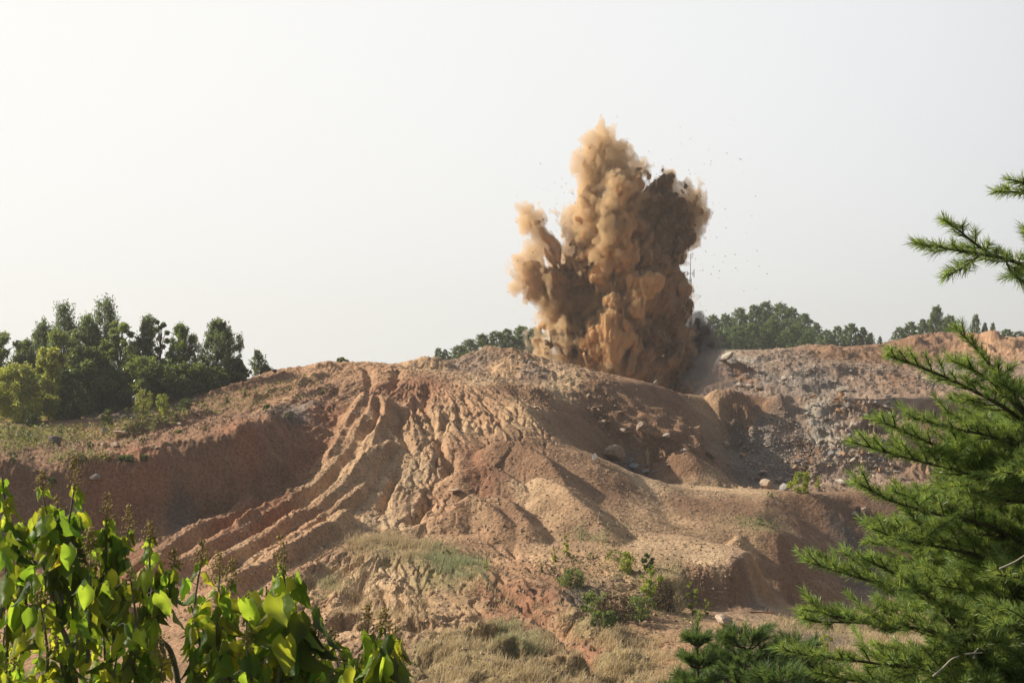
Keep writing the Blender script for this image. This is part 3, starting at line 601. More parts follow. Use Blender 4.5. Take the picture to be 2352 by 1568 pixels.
# puffs: picture position in the survey detail, radius, distance offset (m, + is away), colour
GOLD = (.93, .60, .29); PINK = (.80, .57, .41); DBR_SHADE = (.27, .172, .105); MBR = (.64, .41, .23); GRS = (.17, .145, .125)  # dark brown: darker dust, with shade of the cloud's right side painted in
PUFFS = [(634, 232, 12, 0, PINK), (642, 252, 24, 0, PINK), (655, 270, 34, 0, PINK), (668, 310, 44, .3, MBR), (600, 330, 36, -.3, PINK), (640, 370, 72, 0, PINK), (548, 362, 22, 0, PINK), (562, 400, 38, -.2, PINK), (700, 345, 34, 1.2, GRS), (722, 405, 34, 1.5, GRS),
    (620, 455, 66, 0, PINK), (690, 470, 50, .9, DBR_SHADE), (612, 530, 66, 0, MBR), (650, 610, 80, .2, MBR), (575, 600, 40, -.6, PINK), (610, 690, 75, -.5, GOLD), (560, 650, 40, -.2, PINK),
    (800, 425, 36, 1.8, GRS), (840, 405, 24, 1.8, GRS), (850, 440, 26, 1.8, DBR_SHADE), (770, 400, 18, 1.8, GRS), (780, 500, 46, -1.2, GOLD), (835, 500, 34, -.8, GOLD), (710, 510, 40, -1.2, GOLD), (750, 560, 62, -1.0, GOLD), (700, 610, 52, -1.6, GOLD), (810, 570, 60, -.3, GOLD), (760, 640, 70, -.8, GOLD), (690, 690, 60, -1.5, GOLD),
    (880, 560, 58, 1.0, DBR_SHADE), (930, 510, 34, 1.0, MBR), (962, 480, 18, 1.0, PINK), (950, 540, 36, 1.0, MBR), (900, 505, 20, 1.6, GRS), (880, 620, 84, 1.0, DBR_SHADE), (980, 630, 76, 1.3, DBR_SHADE), (1050, 610, 54, 1.5, DBR_SHADE), (1090, 570, 40, 1.2, PINK), (1125, 540, 24, 1.2, PINK), (1040, 560, 24, 1.2, PINK), (1110, 625, 40, 1.5, MBR), (1135, 650, 18, 1.5, DBR_SHADE),
    (1060, 690, 66, 1.6, DBR_SHADE), (1010, 770, 86, 1.6, DBR_SHADE), (920, 730, 105, 1.0, DBR_SHADE), (840, 720, 80, .3, MBR), (950, 850, 100, 1.2, DBR_SHADE), (1030, 840, 50, 1.8, DBR_SHADE), (860, 830, 90, .3, MBR),
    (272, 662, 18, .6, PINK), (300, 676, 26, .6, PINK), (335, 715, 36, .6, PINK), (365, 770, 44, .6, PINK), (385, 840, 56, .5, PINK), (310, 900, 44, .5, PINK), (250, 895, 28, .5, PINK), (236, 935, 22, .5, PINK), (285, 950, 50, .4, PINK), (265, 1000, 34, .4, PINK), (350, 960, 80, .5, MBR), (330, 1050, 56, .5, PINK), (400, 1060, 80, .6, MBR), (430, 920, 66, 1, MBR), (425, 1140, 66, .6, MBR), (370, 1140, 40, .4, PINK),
    (478, 615, 14, .5, PINK), (482, 650, 28, .5, PINK), (455, 660, 18, .5, PINK), (500, 700, 42, .5, MBR), (535, 690, 34, .5, DBR_SHADE), (500, 770, 50, .8, MBR), (550, 780, 56, .5, DBR_SHADE), (510, 860, 66, .9, MBR), (580, 860, 66, .2, MBR), (470, 830, 40, .9, MBR),
    (660, 800, 80, -.8, GOLD), (720, 760, 60, -1.4, GOLD), (745, 850, 78, -1.1, GOLD), (660, 900, 70, -.9, GOLD), (560, 960, 76, .9, DBR_SHADE), (500, 960, 60, 1.2, DBR_SHADE), (530, 1060, 84, 1.4, DBR_SHADE), (540, 1170, 84, 1.4, DBR_SHADE), (520, 1270, 66, 1.2, DBR_SHADE), (600, 1100, 60, .7, MBR),
    (640, 980, 60, -.9, GOLD), (700, 990, 56, -1.0, DBR_SHADE), (760, 960, 60, -1.1, GOLD), (840, 990, 44, -2.0, GOLD), (905, 985, 22, -2.3, GOLD), (870, 1010, 36, -2.1, GOLD), (800, 1050, 60, -1.5, GOLD), (820, 1110, 40, -1.8, GOLD), (740, 1090, 50, -1.6, MBR), (690, 1060, 34, -1.8, GOLD), (700, 1160, 56, -1.9, GOLD), (660, 1165, 24, -2.2, GOLD),
    (880, 920, 80, .4, MBR), (960, 980, 84, .8, MBR), (900, 1080, 84, .3, MBR), (1010, 1000, 60, 1, MBR), (1040, 960, 26, 1, MBR), (1070, 1006, 18, 1.2, GRS), (1030, 1080, 50, 1.2, DBR_SHADE), (960, 1160, 100, .8, DBR_SHADE), (1040, 1130, 24, 1.2, GRS), (840, 1180, 70, -.6, MBR), (880, 1240, 90, 0, DBR_SHADE), (1020, 1240, 66, .9, MBR), (1000, 1320, 80, .8, DBR_SHADE),
    (450, 1190, 36, -.3, MBR), (410, 1230, 34, -.4, DBR_SHADE), (430, 1270, 50, -.3, DBR_SHADE), (390, 1310, 34, -.4, DBR_SHADE), (460, 1320, 50, 0, DBR_SHADE), (330, 1210, 34, 1.2, PINK), (325, 1270, 30, 1.2, PINK), (350, 1320, 26, 1.0, PINK),
    (600, 1260, 44, -1.5, GOLD), (580, 1275, 28, -1.9, GOLD), (650, 1240, 60, -1.8, GOLD), (700, 1230, 66, -2.0, GOLD), (760, 1270, 66, -1.6, GOLD), (640, 1310, 60, -1.9, GOLD), (595, 1335, 24, -2.2, GOLD), (690, 1330, 70, -1.9, GOLD), (600, 1390, 40, -1.2, GOLD), (660, 1400, 50, -1.9, GOLD), (740, 1370, 70, -1.5, MBR), (720, 1450, 50, -1.4, MBR), (780, 1430, 66, -1.0, MBR), (820, 1340, 76, -.7, MBR), (860, 1420, 76, -.3, MBR), (940, 1400, 70, .2, MBR), (980, 1450, 60, .8, DBR_SHADE), (560, 1370, 40, .4, GOLD), (545, 1400, 30, .6, GOLD), (650, 1000, 90, 2.2, DBR_SHADE), (700, 1090, 100, 2.2, DBR_SHADE), (660, 1200, 100, 2.2, DBR_SHADE), (750, 1200, 100, 2.0, DBR_SHADE), (500, 1340, 60, 1.8, DBR_SHADE), (560, 1320, 70, 2, DBR_SHADE), (800, 900, 90, 2, DBR_SHADE), (800, 1100, 90, 2, DBR_SHADE), (1000, 1500, 60, .8, DBR_SHADE), (800, 1500, 60, -.5, MBR), (900, 1500, 66, 0, MBR)]
PY = 146.0
def plume_field(puffs, h, seed, amp=1.0, k=0.35, base=None, streak=1.0):
    P = []; 
    for zx, zy, r, dy, c in puffs:
        u, v = PZ(zx, zy); y = PY + dy * 1.25; q = wp(u, v, y); P.append((q.x, q.y, q.z, r * .468 / F * y))
    P = np.array(P); C = np.array([p[4] for p in puffs])
    lo = (P[:, :3] - P[:, 3:]).min(0) - 1.6; hi = (P[:, :3] + P[:, 3:]).max(0) + 1.6
    n = np.ceil((hi - lo) / h).astype(int); xs = [lo[i] + np.arange(n[i]) * h for i in range(3)]
    X, Y, Z = np.meshgrid(*xs, indexing='ij'); X = X.astype(np.float32); Y = Y.astype(np.float32); Z = Z.astype(np.float32)
    # turbulent displacement, drawn out along the direction of flight from the blast point
    bx, by, bz = base
    rr = np.sqrt((X - bx) ** 2 + (Y - by) ** 2 + (Z - bz) ** 2) + .01
    th = np.arctan2(X - bx, Z - bz + 4); 
    wx = pn3(X * .30, Y * .30, Z * .22, seed); wz = pn3(X * .30 + 7, Y * .30, Z * .22, seed + 1); wy = pn3(X * .3, Y * .3 + 9, Z * .22, seed + 2)
    wx = wx + .5 * pn3(X * .8, Y * .8, Z * .6, seed + 5); wz = wz + .5 * pn3(X * .8 + 3, Y * .8, Z * .6, seed + 6)
    Xw, Yw, Zw = X + wx * .75, Y + wy * .75, Z + wz * .75
    D = np.full(X.shape, 1e3, np.float32)
    for (px, py, pz, r) in P:
        R_ = r + 2.2
        s = tuple(slice(max(0, int((c - R_ - l) / h)), int((c + R_ - l) / h) + 2) for c, l in zip((px, py, pz), lo))
        d = np.sqrt((Xw[s] - px) ** 2 + ((Yw[s] - py) * .9) ** 2 + (Zw[s] - pz) ** 2) - r
        b = D[s]; hh = np.clip(.5 + .5 * (b - d) / k, 0, 1); D[s] = b * (1 - hh) + d * hh - k * hh * (1 - hh)
    near = np.abs(D) < 2.8
    x, y, z = X[near], Y[near], Z[near]; t = th[near]; r0 = rr[near]
    st = (pn3(t * 9, r0 * .20, y * .45, seed + 20) * .55 + (np.abs(pn3(t * 22, r0 * .5, y * .8, seed + 21)) * 2 - .5) * .40 + pn3(t * 48, r0 * 1.1, y * 1.6, seed + 22) * .22) * streak
    bill = 0; a = .95; f = .55
    for i in range(6):
        bill = bill + a * (np.abs(pn3(x * f + wx[near] * .6, y * f, z * f * .85 + wz[near] * .6, seed + 30 + i)) * 2.2 - .55); a *= .58; f *= 2.05
    D[near] = D[near] - amp * (bill * .52 + st * .8)
    return D, lo, h, P, C
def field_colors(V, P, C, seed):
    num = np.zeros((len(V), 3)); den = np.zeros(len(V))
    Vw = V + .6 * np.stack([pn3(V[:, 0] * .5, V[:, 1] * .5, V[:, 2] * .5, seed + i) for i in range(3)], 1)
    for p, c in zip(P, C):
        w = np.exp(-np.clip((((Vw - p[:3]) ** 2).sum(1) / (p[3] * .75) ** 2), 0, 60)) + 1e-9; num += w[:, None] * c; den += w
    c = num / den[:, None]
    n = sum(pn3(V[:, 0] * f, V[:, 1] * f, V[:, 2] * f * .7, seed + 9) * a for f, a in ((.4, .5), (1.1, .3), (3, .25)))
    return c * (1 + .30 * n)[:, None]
def dust_mat(name, dens, col, albedo_attr=True, aniso=0.2):
    m, nt, out = new_mat(name)
    if albedo_attr:
        a = nt.nodes.new('ShaderNodeVertexColor'); a.layer_name = 'Col'
        p = N(nt, 'ShaderNodeBsdfDiffuse', Roughness=1.0); tc = nt.nodes.new('ShaderNodeTexCoord')
        nz = N(nt, 'ShaderNodeTexNoise', Scale=2.2, Detail=10.0, Roughness=.78); nt.links.new(tc.outputs['Object'], nz.inputs['Vector'])
        b = N(nt, 'ShaderNodeBump', Strength=.8, Distance=.3); nt.links.new(nz.outputs[0], b.inputs['Height']); nt.links.new(b.outputs[0], p.inputs['Normal'])
        t = nt.nodes.new('ShaderNodeBsdfTranslucent'); mx = N(nt, 'ShaderNodeMixShader'); mx.inputs[0].default_value = .18
        nt.links.new(a.outputs[0], p.inputs[0]); nt.links.new(a.outputs[0], t.inputs[0])
        nt.links.new(p.outputs[0], mx.inputs[1]); nt.links.new(t.outputs[0], mx.inputs[2]); nt.links.new(mx.outputs[0], out.inputs[0])
    else:
        v = N(nt, 'ShaderNodeVolumePrincipled', Density=dens, Anisotropy=aniso); v.inputs['Color'].default_value = (*col, 1)
        nt.links.new(v.outputs[0], out.inputs['Volume'])
    return m
base_pt = (wp(1390, 880, PY).x, PY, wp(1390, 880, PY).z - 1)
D_, lo_, h_, P_p, C_p = plume_field(PUFFS, 0.115, 500, 1.0, .35, base_pt)
gx_, gy_, gz_ = np.meshgrid(*[(lo_[i] + np.arange(D_.shape[i]) * h_).astype(np.float32) for i in range(3)], indexing='ij')
soft_ = smooth01(.22 + 1.0 * pn3(gx_ * .32, gy_ * .32, gz_ * .25, 811) + .5 * smooth01((4.5 - gx_) / 4) + .6 * smooth01((gz_ - 8) / 5) + .6 * smooth01((gx_ - 16.6) / 1) - .55 * smooth01((gx_ - 10.0) / 2) * smooth01((17 - gx_) / 1.5) - .1 * smooth01((-1 - gz_) / 3)); tear_ = pn3(gx_ * 1.5, gy_ * 1.5, gz_ * 1.1, 831) * .6 + pn3(gx_ * 3.4, gy_ * 3.4, gz_ * 2.4, 832) * .35; del gx_, gy_, gz_
V_, F_ = surface_nets(D_ + .04 + .70 * soft_, lo_, h_)
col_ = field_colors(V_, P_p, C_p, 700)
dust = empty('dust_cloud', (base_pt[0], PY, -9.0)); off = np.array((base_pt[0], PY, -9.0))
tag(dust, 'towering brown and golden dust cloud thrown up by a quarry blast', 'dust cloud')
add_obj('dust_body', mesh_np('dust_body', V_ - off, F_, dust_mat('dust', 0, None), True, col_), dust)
V2, F2 = surface_nets(D_ - .13 - .30 * soft_ + tear_ * (.24 + .42 * soft_), lo_, h_)
add_obj('dust_fringe', mesh_np('dust_fringe', V2 - off, F2, dust_mat('dust_fringe', 1.35, (.96, .755, .48), False), True), dust)
# the low dark smoke rolling out on the right
SM = [(1060, 1170, 30, 0, GRS), (1100, 1180, 44, 0, GRS), (1150, 1220, 50, .3, GRS), (1100, 1250, 70, 0, GRS), (1160, 1300, 66, .3, GRS), (1080, 1330, 84, 0, GRS), (1190, 1280, 30, .5, GRS), (1130, 1390, 70, 0, GRS), (1050, 1430, 80, 0, GRS), (1140, 1440, 56, 0, GRS), (1100, 1480, 60, 0, GRS), (1190, 1440, 40, 0, GRS)]
PY0 = PY; PY = 148.0
D3, lo3, h3, P3, C3 = plume_field(SM, 0.17, 560, .75, .5, base_pt, .3)
PY = PY0
V3, F3 = surface_nets(D3, lo3, h3)
sm = empty('smoke_cloud', (wp(1600, 880, 148).x, 148, -9.0)); off3 = np.array(sm.location)
tag(sm, 'low dark grey smoke rolling out beside the foot of the brown dust cloud', 'smoke')
V4, F4 = surface_nets(D3 + .80, lo3, h3)
add_obj('smoke_core', mesh_np('smoke_core', V4 - off3, F4, dust_mat('smoke_core_dust', 0, None), True, np.tile(np.array((.10, .088, .085)), (len(V4), 1))), sm)
add_obj('smoke_fringe', mesh_np('smoke_fringe', V3 - off3, F3, dust_mat('smoke', 1.15, (.26, .235, .235), False), True), sm)
# clods and soil carried in the skin of the cloud: far too many to count
rq = np.random.default_rng(55); pick = rq.choice(len(V2), 5200); cl = V2[pick] + rq.normal(size=(5200, 3)) * np.array((.35, .35, .5)) * (.3 + rq.random((5200, 1)) ** 4 * 3); sz = (.016 + .05 * rq.random(5200) ** 5)[:, None, None]
tet = np.array([(1, 1, 1), (-1, -1, 1), (-1, 1, -1), (1, -1, -1)]) * .8; cv = (cl[:, None] + tet[None] * sz * rq.uniform(.5, 1.3, (5200, 4, 3))).reshape(-1, 3)
cf = (np.array([(0, 1, 2), (0, 3, 1), (0, 2, 3), (1, 3, 2)])[None] + (np.arange(5200) * 4)[:, None, None]).reshape(-1, 3); kk = np.where(rq.random(5200) < .3, 1.6, .35)[:, None] * np.array((.36, .27, .19))
m_cl, nt_, out_ = new_mat('flying_soil'); p_ = N(nt_, 'ShaderNodeBsdfDiffuse'); a_ = nt_.nodes.new('ShaderNodeVertexColor'); a_.layer_name = 'Col'; nt_.links.new(a_.outputs[0], p_.inputs[0]); nt_.links.new(p_.outputs[0], out_.inputs[0])
tag(add_obj('flying_soil', mesh_np('flying_soil', cv, cf, m_cl, False, np.repeat(kk, 4, 0))), 'fine clods of soil flying in and around the dust cloud', None, None, 'stuff')
M_VEIL = dust_mat('dust_veil', .45, (.95, .82, .64), False)
SK = [(300, 1300, 34, .6, PINK), (350, 1340, 40, .3, PINK), (430, 1360, 40, 0, PINK), (520, 1400, 44, -.3, PINK), (600, 1440, 46, -.6, PINK), (700, 1470, 50, -.8, PINK), (280, 1240, 30, .8, PINK), (1150, 560, 22, 1.2, PINK), (1150, 640, 22, 1.4, PINK), (255, 660, 20, .6, PINK), (215, 930, 26, .5, PINK), (480, 600, 14, .5, PINK), (960, 455, 18, 1, PINK), (220, 1010, 30, .5, PINK)]
for grp_ in (SK[:7], SK[7:9], SK[9:10], SK[10:11] + SK[13:], SK[11:12], SK[12:13]):
    Dk, lok, hk, Pk, Ck = plume_field(grp_, 0.15, 640, .75, .5, base_pt, .8); Vk, Fk = surface_nets(Dk, lok, hk)
    if len(Fk): add_obj('dust_veil', mesh_np('dust_veil', Vk - off, Fk, M_VEIL, True), dust)
WS = [(1180, 1420, 60, -.5, GRS), (1230, 1450, 50, -.3, GRS), (1110, 1450, 66, -.6, GRS), (1130, 1500, 60, -.6, GRS), (1280, 1490, 40, 0, GRS), (1200, 1500, 60, 0, GRS), (1150, 1360, 50, -.2, GRS)]
D5, lo5, h5, P5, C5 = plume_field(WS, 0.22, 590, .8, .6, base_pt, .3)
V5, F5 = surface_nets(D5, lo5, h5)
add_obj('pale_dust', mesh_np('pale_dust', V5 - off3, F5, dust_mat('pale_dust', .22, (.86, .84, .82), False), True), sm)
# ================================================================== ROCKS
import bmesh
def rock_mesh(name, seed, flat=1.0, mat=None, subdiv=2, cuts=9):
    r = random.Random(seed); bm = bmesh.new(); bmesh.ops.create_icosphere(bm, subdivisions=subdiv, radius=1.0)
    pl = []
    for _ in range(cuts):
        n = Vector((r.gauss(0, 1), r.gauss(0, 1), r.gauss(0, 1))).normalized(); pl.append((n, r.uniform(.38, .72)))
    for v in bm.verts:
        p = v.co
        for n, d in pl:
            k = p.dot(n)
            if k > d: p = p - n * (k - d)
        q = 1 + .07 * (r.random() - .5); v.co = Vector((p.x * q, p.y * q, p.z * flat * q))
    me = bpy.data.meshes.new(name); bm.to_mesh(me); bm.free()
    for p in me.polygons: p.use_smooth = False
    if mat: me.materials.append(mat)
    return me
def rock_mat(name, col, n=.3): return plain_mat(name, col, rough=.9, noise=n, scale=3.0, spec=.2, bump=.6)
RM = {'tan': rock_mat('tan_stone', (.46, .35, .25)), 'brown': rock_mat('brown_stone', (.36, .265, .19)), 'grey': rock_mat('grey_stone', (.33, .31, .29)),
      'pale': rock_mat('pale_stone', (.47, .41, .33)), 'orange': rock_mat('orange_stone', (.42, .25, .13)), 'dark': rock_mat('dark_stone', (.13, .11, .10)), 'blue': rock_mat('slate_stone', (.24, .26, .26))}
RMESH = {}
for mk, mt in RM.items():
    RMESH[mk] = [rock_mesh('rock_' + mk + '_shape', 100 + i + sum(map(ord, mk)) % 97, [1, .7, .85, .55, .9][i], mt, 2, 12 + i * 2) for i in range(5)]
def rock(u, v, wpx, aspect, mk, label, cat='rock', name='boulder', group=None, rz=None, sink=.3, tilt=.2, ground_pt=None):
    g = ground_pt if ground_pt is not None else ground(u, v)
    s = wpx / F * g.y / 2
    o = bpy.data.objects.new(name, rnd.choice(RMESH[mk])); COL.objects.link(o)
    o.scale = (s, s * rnd.uniform(.7, 1.0), s * aspect)
    o.location = (g.x, g.y, g.z + s * aspect * (1 - sink) * .75)
    o.rotation_euler = (rnd.uniform(-tilt, tilt), rnd.uniform(-tilt, tilt), rnd.uniform(0, 6.28) if rz is None else rz)
    return tag(o, label, cat, group)
for a in [(1384, 982, 36, 1.1, 'brown', 'rounded brown boulder high on the shaded slope below the pit lip'), (1475, 996, 46, .75, 'brown', 'long brown boulder in the middle of the shaded slope under the pit lip'),
    (1432, 1003, 27, .9, 'tan', 'round tan boulder between two brown ones on the shaded slope'), (1410, 1062, 62, .9, 'brown', 'largest brown boulder sunk in the hollow behind the dirt rim'),
    (1366, 1062, 26, 1.4, 'grey', 'upright grey slab leaning at the left end of the hollow'), (1504, 1032, 24, .9, 'orange', 'small orange rock beside the pale wooden stump'), (1454, 1080, 38, .7, 'blue', 'blue grey slab lying in the hollow behind the dirt rim'),
    (1484, 1092, 28, 1.0, 'grey', 'grey block next to the blue grey slab in the hollow'), (1530, 1032, 24, .6, 'pale', 'flat pale stone above the low mound in the hollow'), (1569, 1037, 24, .5, 'pale', 'pale stone on top of the low mound in the hollow'),
    (1634, 1052, 32, .8, 'brown', 'lying brown rock low on the shaded slope right of the mound'), (1668, 1026, 20, 1.1, 'tan', 'small rock with a sunlit face high on the shaded slope'), (1706, 1054, 28, .9, 'orange', 'orange rock at the foot of the shaded slope'),
    (1749, 1088, 44, .4, 'tan', 'long tan slab on the rubble left of the yellow green bush'), (1764, 1122, 48, .75, 'tan', 'large squared pinkish block left of the yellow green bush'), (1792, 1108, 32, .7, 'brown', 'dark topped block behind the squared block'),
    (1806, 1126, 38, .7, 'grey', 'grey wedge of rock touching the yellow green bush'), (1936, 1116, 46, .5, 'pale', 'pale grey slab on the ground right of the yellow green bush'), (1866, 1112, 24, .7, 'tan', 'tan stone just behind the yellow green bush'),
    (1772, 1078, 22, 1.2, 'pale', 'pale pointed slab leaning on the grey rubble fan'), (1699, 889, 36, .55, 'pale', 'flat pale boulder on the knob of the pit lip'), (1722, 893, 26, .7, 'pale', 'round pale boulder second on the knob of the pit lip'), (1742, 896, 28, .6, 'tan', 'tan boulder at the right end of the row on the pit lip'),
    (1505, 884, 13, 1.5, 'pale', 'small upright pale stone on the left pit lip'), (1933, 899, 44, .5, 'pale', 'pale humped boulder on the lip above the rocky wall'), (1668, 832, 66, .42, 'pale', 'broad pale rock mass on the far side of the pit'),
    (629, 856, 22, .9, 'dark', 'dark boulder on the left skyline of the hill'), (1144, 866, 15, .9, 'brown', 'small dark boulder below the grey rubble heap'), (1050, 1131, 54, .3, 'tan', 'long flat tan slab beside the central mounds'), (1116, 1120, 10, .9, 'tan', 'small tan stone right of the long flat slab'),
    (1663, 1436, 64, .62, 'tan', 'big tan boulder on the quarry floor near the young pines'), (1860, 1496, 20, .6, 'pale', 'small pale stone in front of the yellow sapling'),
    (126, 1022, 50, .9, 'dark', 'big dark boulder among the weeds on the left terrace'), (241, 1000, 22, 1.5, 'grey', 'upright grey boulder on the left terrace'), (280, 1004, 46, .4, 'tan', 'long tan slab right of the upright grey boulder'), (238, 1027, 22, .9, 'tan', 'tan boulder below the upright grey boulder'),
    (266, 1028, 32, .8, 'tan', 'broad tan boulder in front of the long slab'), (248, 1039, 14, .9, 'pale', 'small pale stone below the broad tan boulder'), (81, 1084, 22, .8, 'pale', 'white rock on the edge of the red bank'), (218, 1102, 36, .6, 'grey', 'grey rock stuck in the face of the red bank'),
    (412, 977, 24, .5, 'tan', 'flat rounded boulder on the terrace berm'), (449, 920, 22, .6, 'tan', 'tan boulder at the foot of the skyline slope beside the trees'), (359, 1034, 20, .4, 'pale', 'flat pale stone lying on the bank edge'), (1967, 1192, 46, 1.0, 'dark', 'dark boulder hanging in the right slope beside the big pine'),
    (1990, 1184, 34, 1.1, 'brown', 'brown boulder right of the dark one beside the big pine'), (1938, 1355, 16, .9, 'grey', 'small grey stone on the shaded floor'), (910, 855, 18, .6, 'tan', 'tan stone left of the skyline knoll'), (953, 842, 14, .8, 'grey', 'grey stone at the foot of the skyline knoll'),
    (1487, 1170, 20, .5, 'brown', 'flat brown rock lying alone on the sandy slope'), (1232, 938, 26, .3, 'tan', 'pair like flat tan rock high on the right flank'), (695, 1125, 24, .5, 'tan', 'tan rock in the gully between bank and ridges')]:
    rock(*a)
# wooden stump and rod
def tube(pts, radii, seg=7, cap=True):
    V = []; Fq = []
    for i, p in enumerate(pts):
        t = (pts[min(i + 1, len(pts) - 1)] - pts[max(i - 1, 0)]).normalized()
        a = t.cross(Vector((0, 0, 1)))
        if a.length < .1: a = t.cross(Vector((1, 0, 0)))
        a.normalize(); b = t.cross(a)
        for k in range(seg):
            w = math.tau * k / seg; V.append(p + (a * math.cos(w) + b * math.sin(w)) * radii[i])
    for i in range(len(pts) - 1):
        for k in range(seg):
            k2 = (k + 1) % seg; Fq.append((i * seg + k, i * seg + k2, (i + 1) * seg + k2, (i + 1) * seg + k))
    return V, Fq
class TubeBag:
    def __init__(s): s.V = []; s.F = []
    def add(s, pts, radii, seg=6):
        v, f = tube(pts, radii, seg); n = len(s.V); s.V += v; s.F += [tuple(q + n for q in x) for x in f]
    def mesh(s, name, mat): return mesh_np(name, np.array([tuple(v) for v in s.V]), np.array(s.F), mat, True)
M_WOOD = plain_mat('weathered_wood', (.42, .33, .2), noise=.3, scale=6)
g = ground(1487, 1065); tb = TubeBag(); h = 34 / F * g.y
tb.add([Vector((0, 0, -.2)), Vector((.02, 0, h * .3)), Vector((-.03, 0, h * .7)), Vector((.05, 0, h))], [.16, .13, .12, .05], 8); tb.add([Vector((0, 0, h * .5)), Vector((.2, -.05, h * .75))], [.07, .04], 6)
o = add_obj('tree_stump', tb.mesh('tree_stump', M_WOOD), None, g); tag(o, 'pale broken wooden stump standing among the boulders in the hollow', 'stump')
g = ground(1738, 1411); tb = TubeBag(); tb.add([Vector((-.75, .15, .06)), Vector((0, 0, .10)), Vector((.75, -.1, .07))], [.035, .04, .035], 6)
o = add_obj('wooden_pole', tb.mesh('wooden_pole', plain_mat('red_wood', (.22, .10, .06))), None, g); tag(o, 'thin reddish pole lying on the quarry floor behind the big tan boulder', 'pole')
# rubble: countable blocks, by place
def in_poly(n, poly):
    P = np.array(poly, float); out = []; lo = P.min(0); hi = P.max(0)
    while len(out) < n:
        q = rng.uniform(lo, hi); c = False; j = len(P) - 1
        for i in range(len(P)):
            if (P[i, 1] > q[1]) != (P[j, 1] > q[1]) and q[0] < (P[j, 0] - P[i, 0]) * (q[1] - P[i, 1]) / (P[j, 1] - P[i, 1]) + P[i, 0]: c = not c
            j = i
        if c: out.append(q)
    return out
ORD = ['first', 'second', 'third', 'fourth', 'fifth', 'sixth', 'seventh', 'eighth', 'ninth', 'tenth', 'eleventh', 'twelfth', 'thirteenth']
for poly, n, sz, mks, short, grp in [
    ([(1840, 910), (2060, 915), (2060, 1100), (1930, 1100), (1880, 1040)], 85, (12, 30), ('pale', 'tan', 'pale', 'grey', 'orange'), 'broken rock in the rocky wall', 'rocks in the rocky wall on the right'),
    ([(1700, 1060), (1920, 1070), (1900, 1112), (1720, 1112)], 45, (8, 18), ('pale', 'grey', 'tan', 'orange'), 'rubble stone under the grey fan', 'rubble at the foot of the grey fan'),
    ([(1640, 850), (1860, 835), (2060, 845), (2180, 870), (2060, 895), (1900, 890), (1740, 888)], 60, (7, 17), ('pale', 'grey', 'tan', 'grey'), 'stone on the far pit slope', 'stones on the far pit slope'),
    ([(1180, 826), (1236, 830), (1240, 862), (1190, 860)], 26, (7, 15), ('grey', 'pale', 'tan'), 'grey stone on the hilltop heap', 'stones of the hilltop rubble pile'),
    ([(1345, 895), (1420, 900), (1460, 1000), (1400, 1010), (1350, 940)], 20, (8, 20), ('brown', 'tan'), 'brown stone in the lip slope', 'stones in the left end of the lip slope'),
    ([(1420, 1045), (1540, 1075), (1520, 1100), (1420, 1078)], 14, (7, 14), ('pale', 'blue', 'orange'), 'small stone in the hollow', 'stones in the hollow'),
    ([(30, 1010), (330, 1005), (420, 985), (420, 1000), (250, 1050), (60, 1060)], 20, (6, 13), ('pale', 'tan', 'brown'), 'stone on the left terrace', 'stones on the left terrace')]:
    pts_ = in_poly(n, poly); pts_.sort(key=lambda q: q[1]); nb = max(1, round(n / 9)); bands = [sorted(pts_[i * n // nb:(i + 1) * n // nb], key=lambda q: q[0]) for i in range(nb)]
    for q, bi, qi, bl in [(q, bi, qi, len(bd)) for bi, bd in enumerate(bands) for qi, q in enumerate(bd)]:
        lab = short + ', ' + ('leftmost' if qi == 0 else 'rightmost' if qi == bl - 1 else ORD[qi] + ' from the left') + ' in its ' + ('top' if bi == 0 else 'bottom' if bi == nb - 1 else ORD[bi] + ' highest') + ' row'
        rock(q[0], q[1], rng.uniform(*sz) * rng.uniform(.7, 1.15), rng.uniform(.5, 1.05), mks[int(rng.integers(len(mks)))], lab, 'rock', 'stone', grp, tilt=.6)
# gravel: beyond counting
def gravel(name, poly_list, label, col, smin, smax, seed):
    base = np.array([(1, 0, 0), (0, 1, 0), (-1, 0, 0), (0, -1, 0), (0, 0, .9), (0, 0, -.6)]); fb = np.array([(0, 1, 4), (1, 2, 4), (2, 3, 4), (3, 0, 4), (1, 0, 5), (2, 1, 5), (3, 2, 5), (0, 3, 5)])
    r = np.random.default_rng(seed); Vs = []; Fs = []; Cs = []; n = 0
    for poly, cnt in poly_list:
        for q in in_poly(cnt, poly):
            g = ground(q[0], q[1]); s = (smin + (smax - smin) * r.random() ** 3) * min(1.0, 100.0 / g.y if False else 1.0)
            a = r.uniform(0, 6.28); M = np.array([[math.cos(a), -math.sin(a), 0], [math.sin(a), math.cos(a), 0], [0, 0, 1]])
            b = base * (1 + r.uniform(-.35, .35, base.shape)) * s * np.array([1, r.uniform(.6, 1), r.uniform(.65, 1.1)])
            Vs.append(b @ M.T + np.array(g) + np.array((0, 0, s * .25))); Fs.append(fb + n); n += 6
            c = np.array(col) * r.uniform(.55, 1.35) * np.array((1, r.uniform(.93, 1.05), r.uniform(.88, 1.08))); Cs.append(np.tile(c, (6, 1)))
    m, nt, out = new_mat(name + '_stone'); p = N(nt, 'ShaderNodeBsdfPrincipled', Roughness=.95); p.inputs['Specular IOR Level'].default_value = .1; a = nt.nodes.new('ShaderNodeVertexColor'); a.layer_name = 'Col'
    nt.links.new(a.outputs[0], p.inputs['Base Color']); nt.links.new(p.outputs[0], out.inputs[0])
    o = add_obj(name, mesh_np(name, np.concatenate(Vs), np.concatenate(Fs), m, False, np.concatenate(Cs))); tag(o, label, None, None, 'stuff')
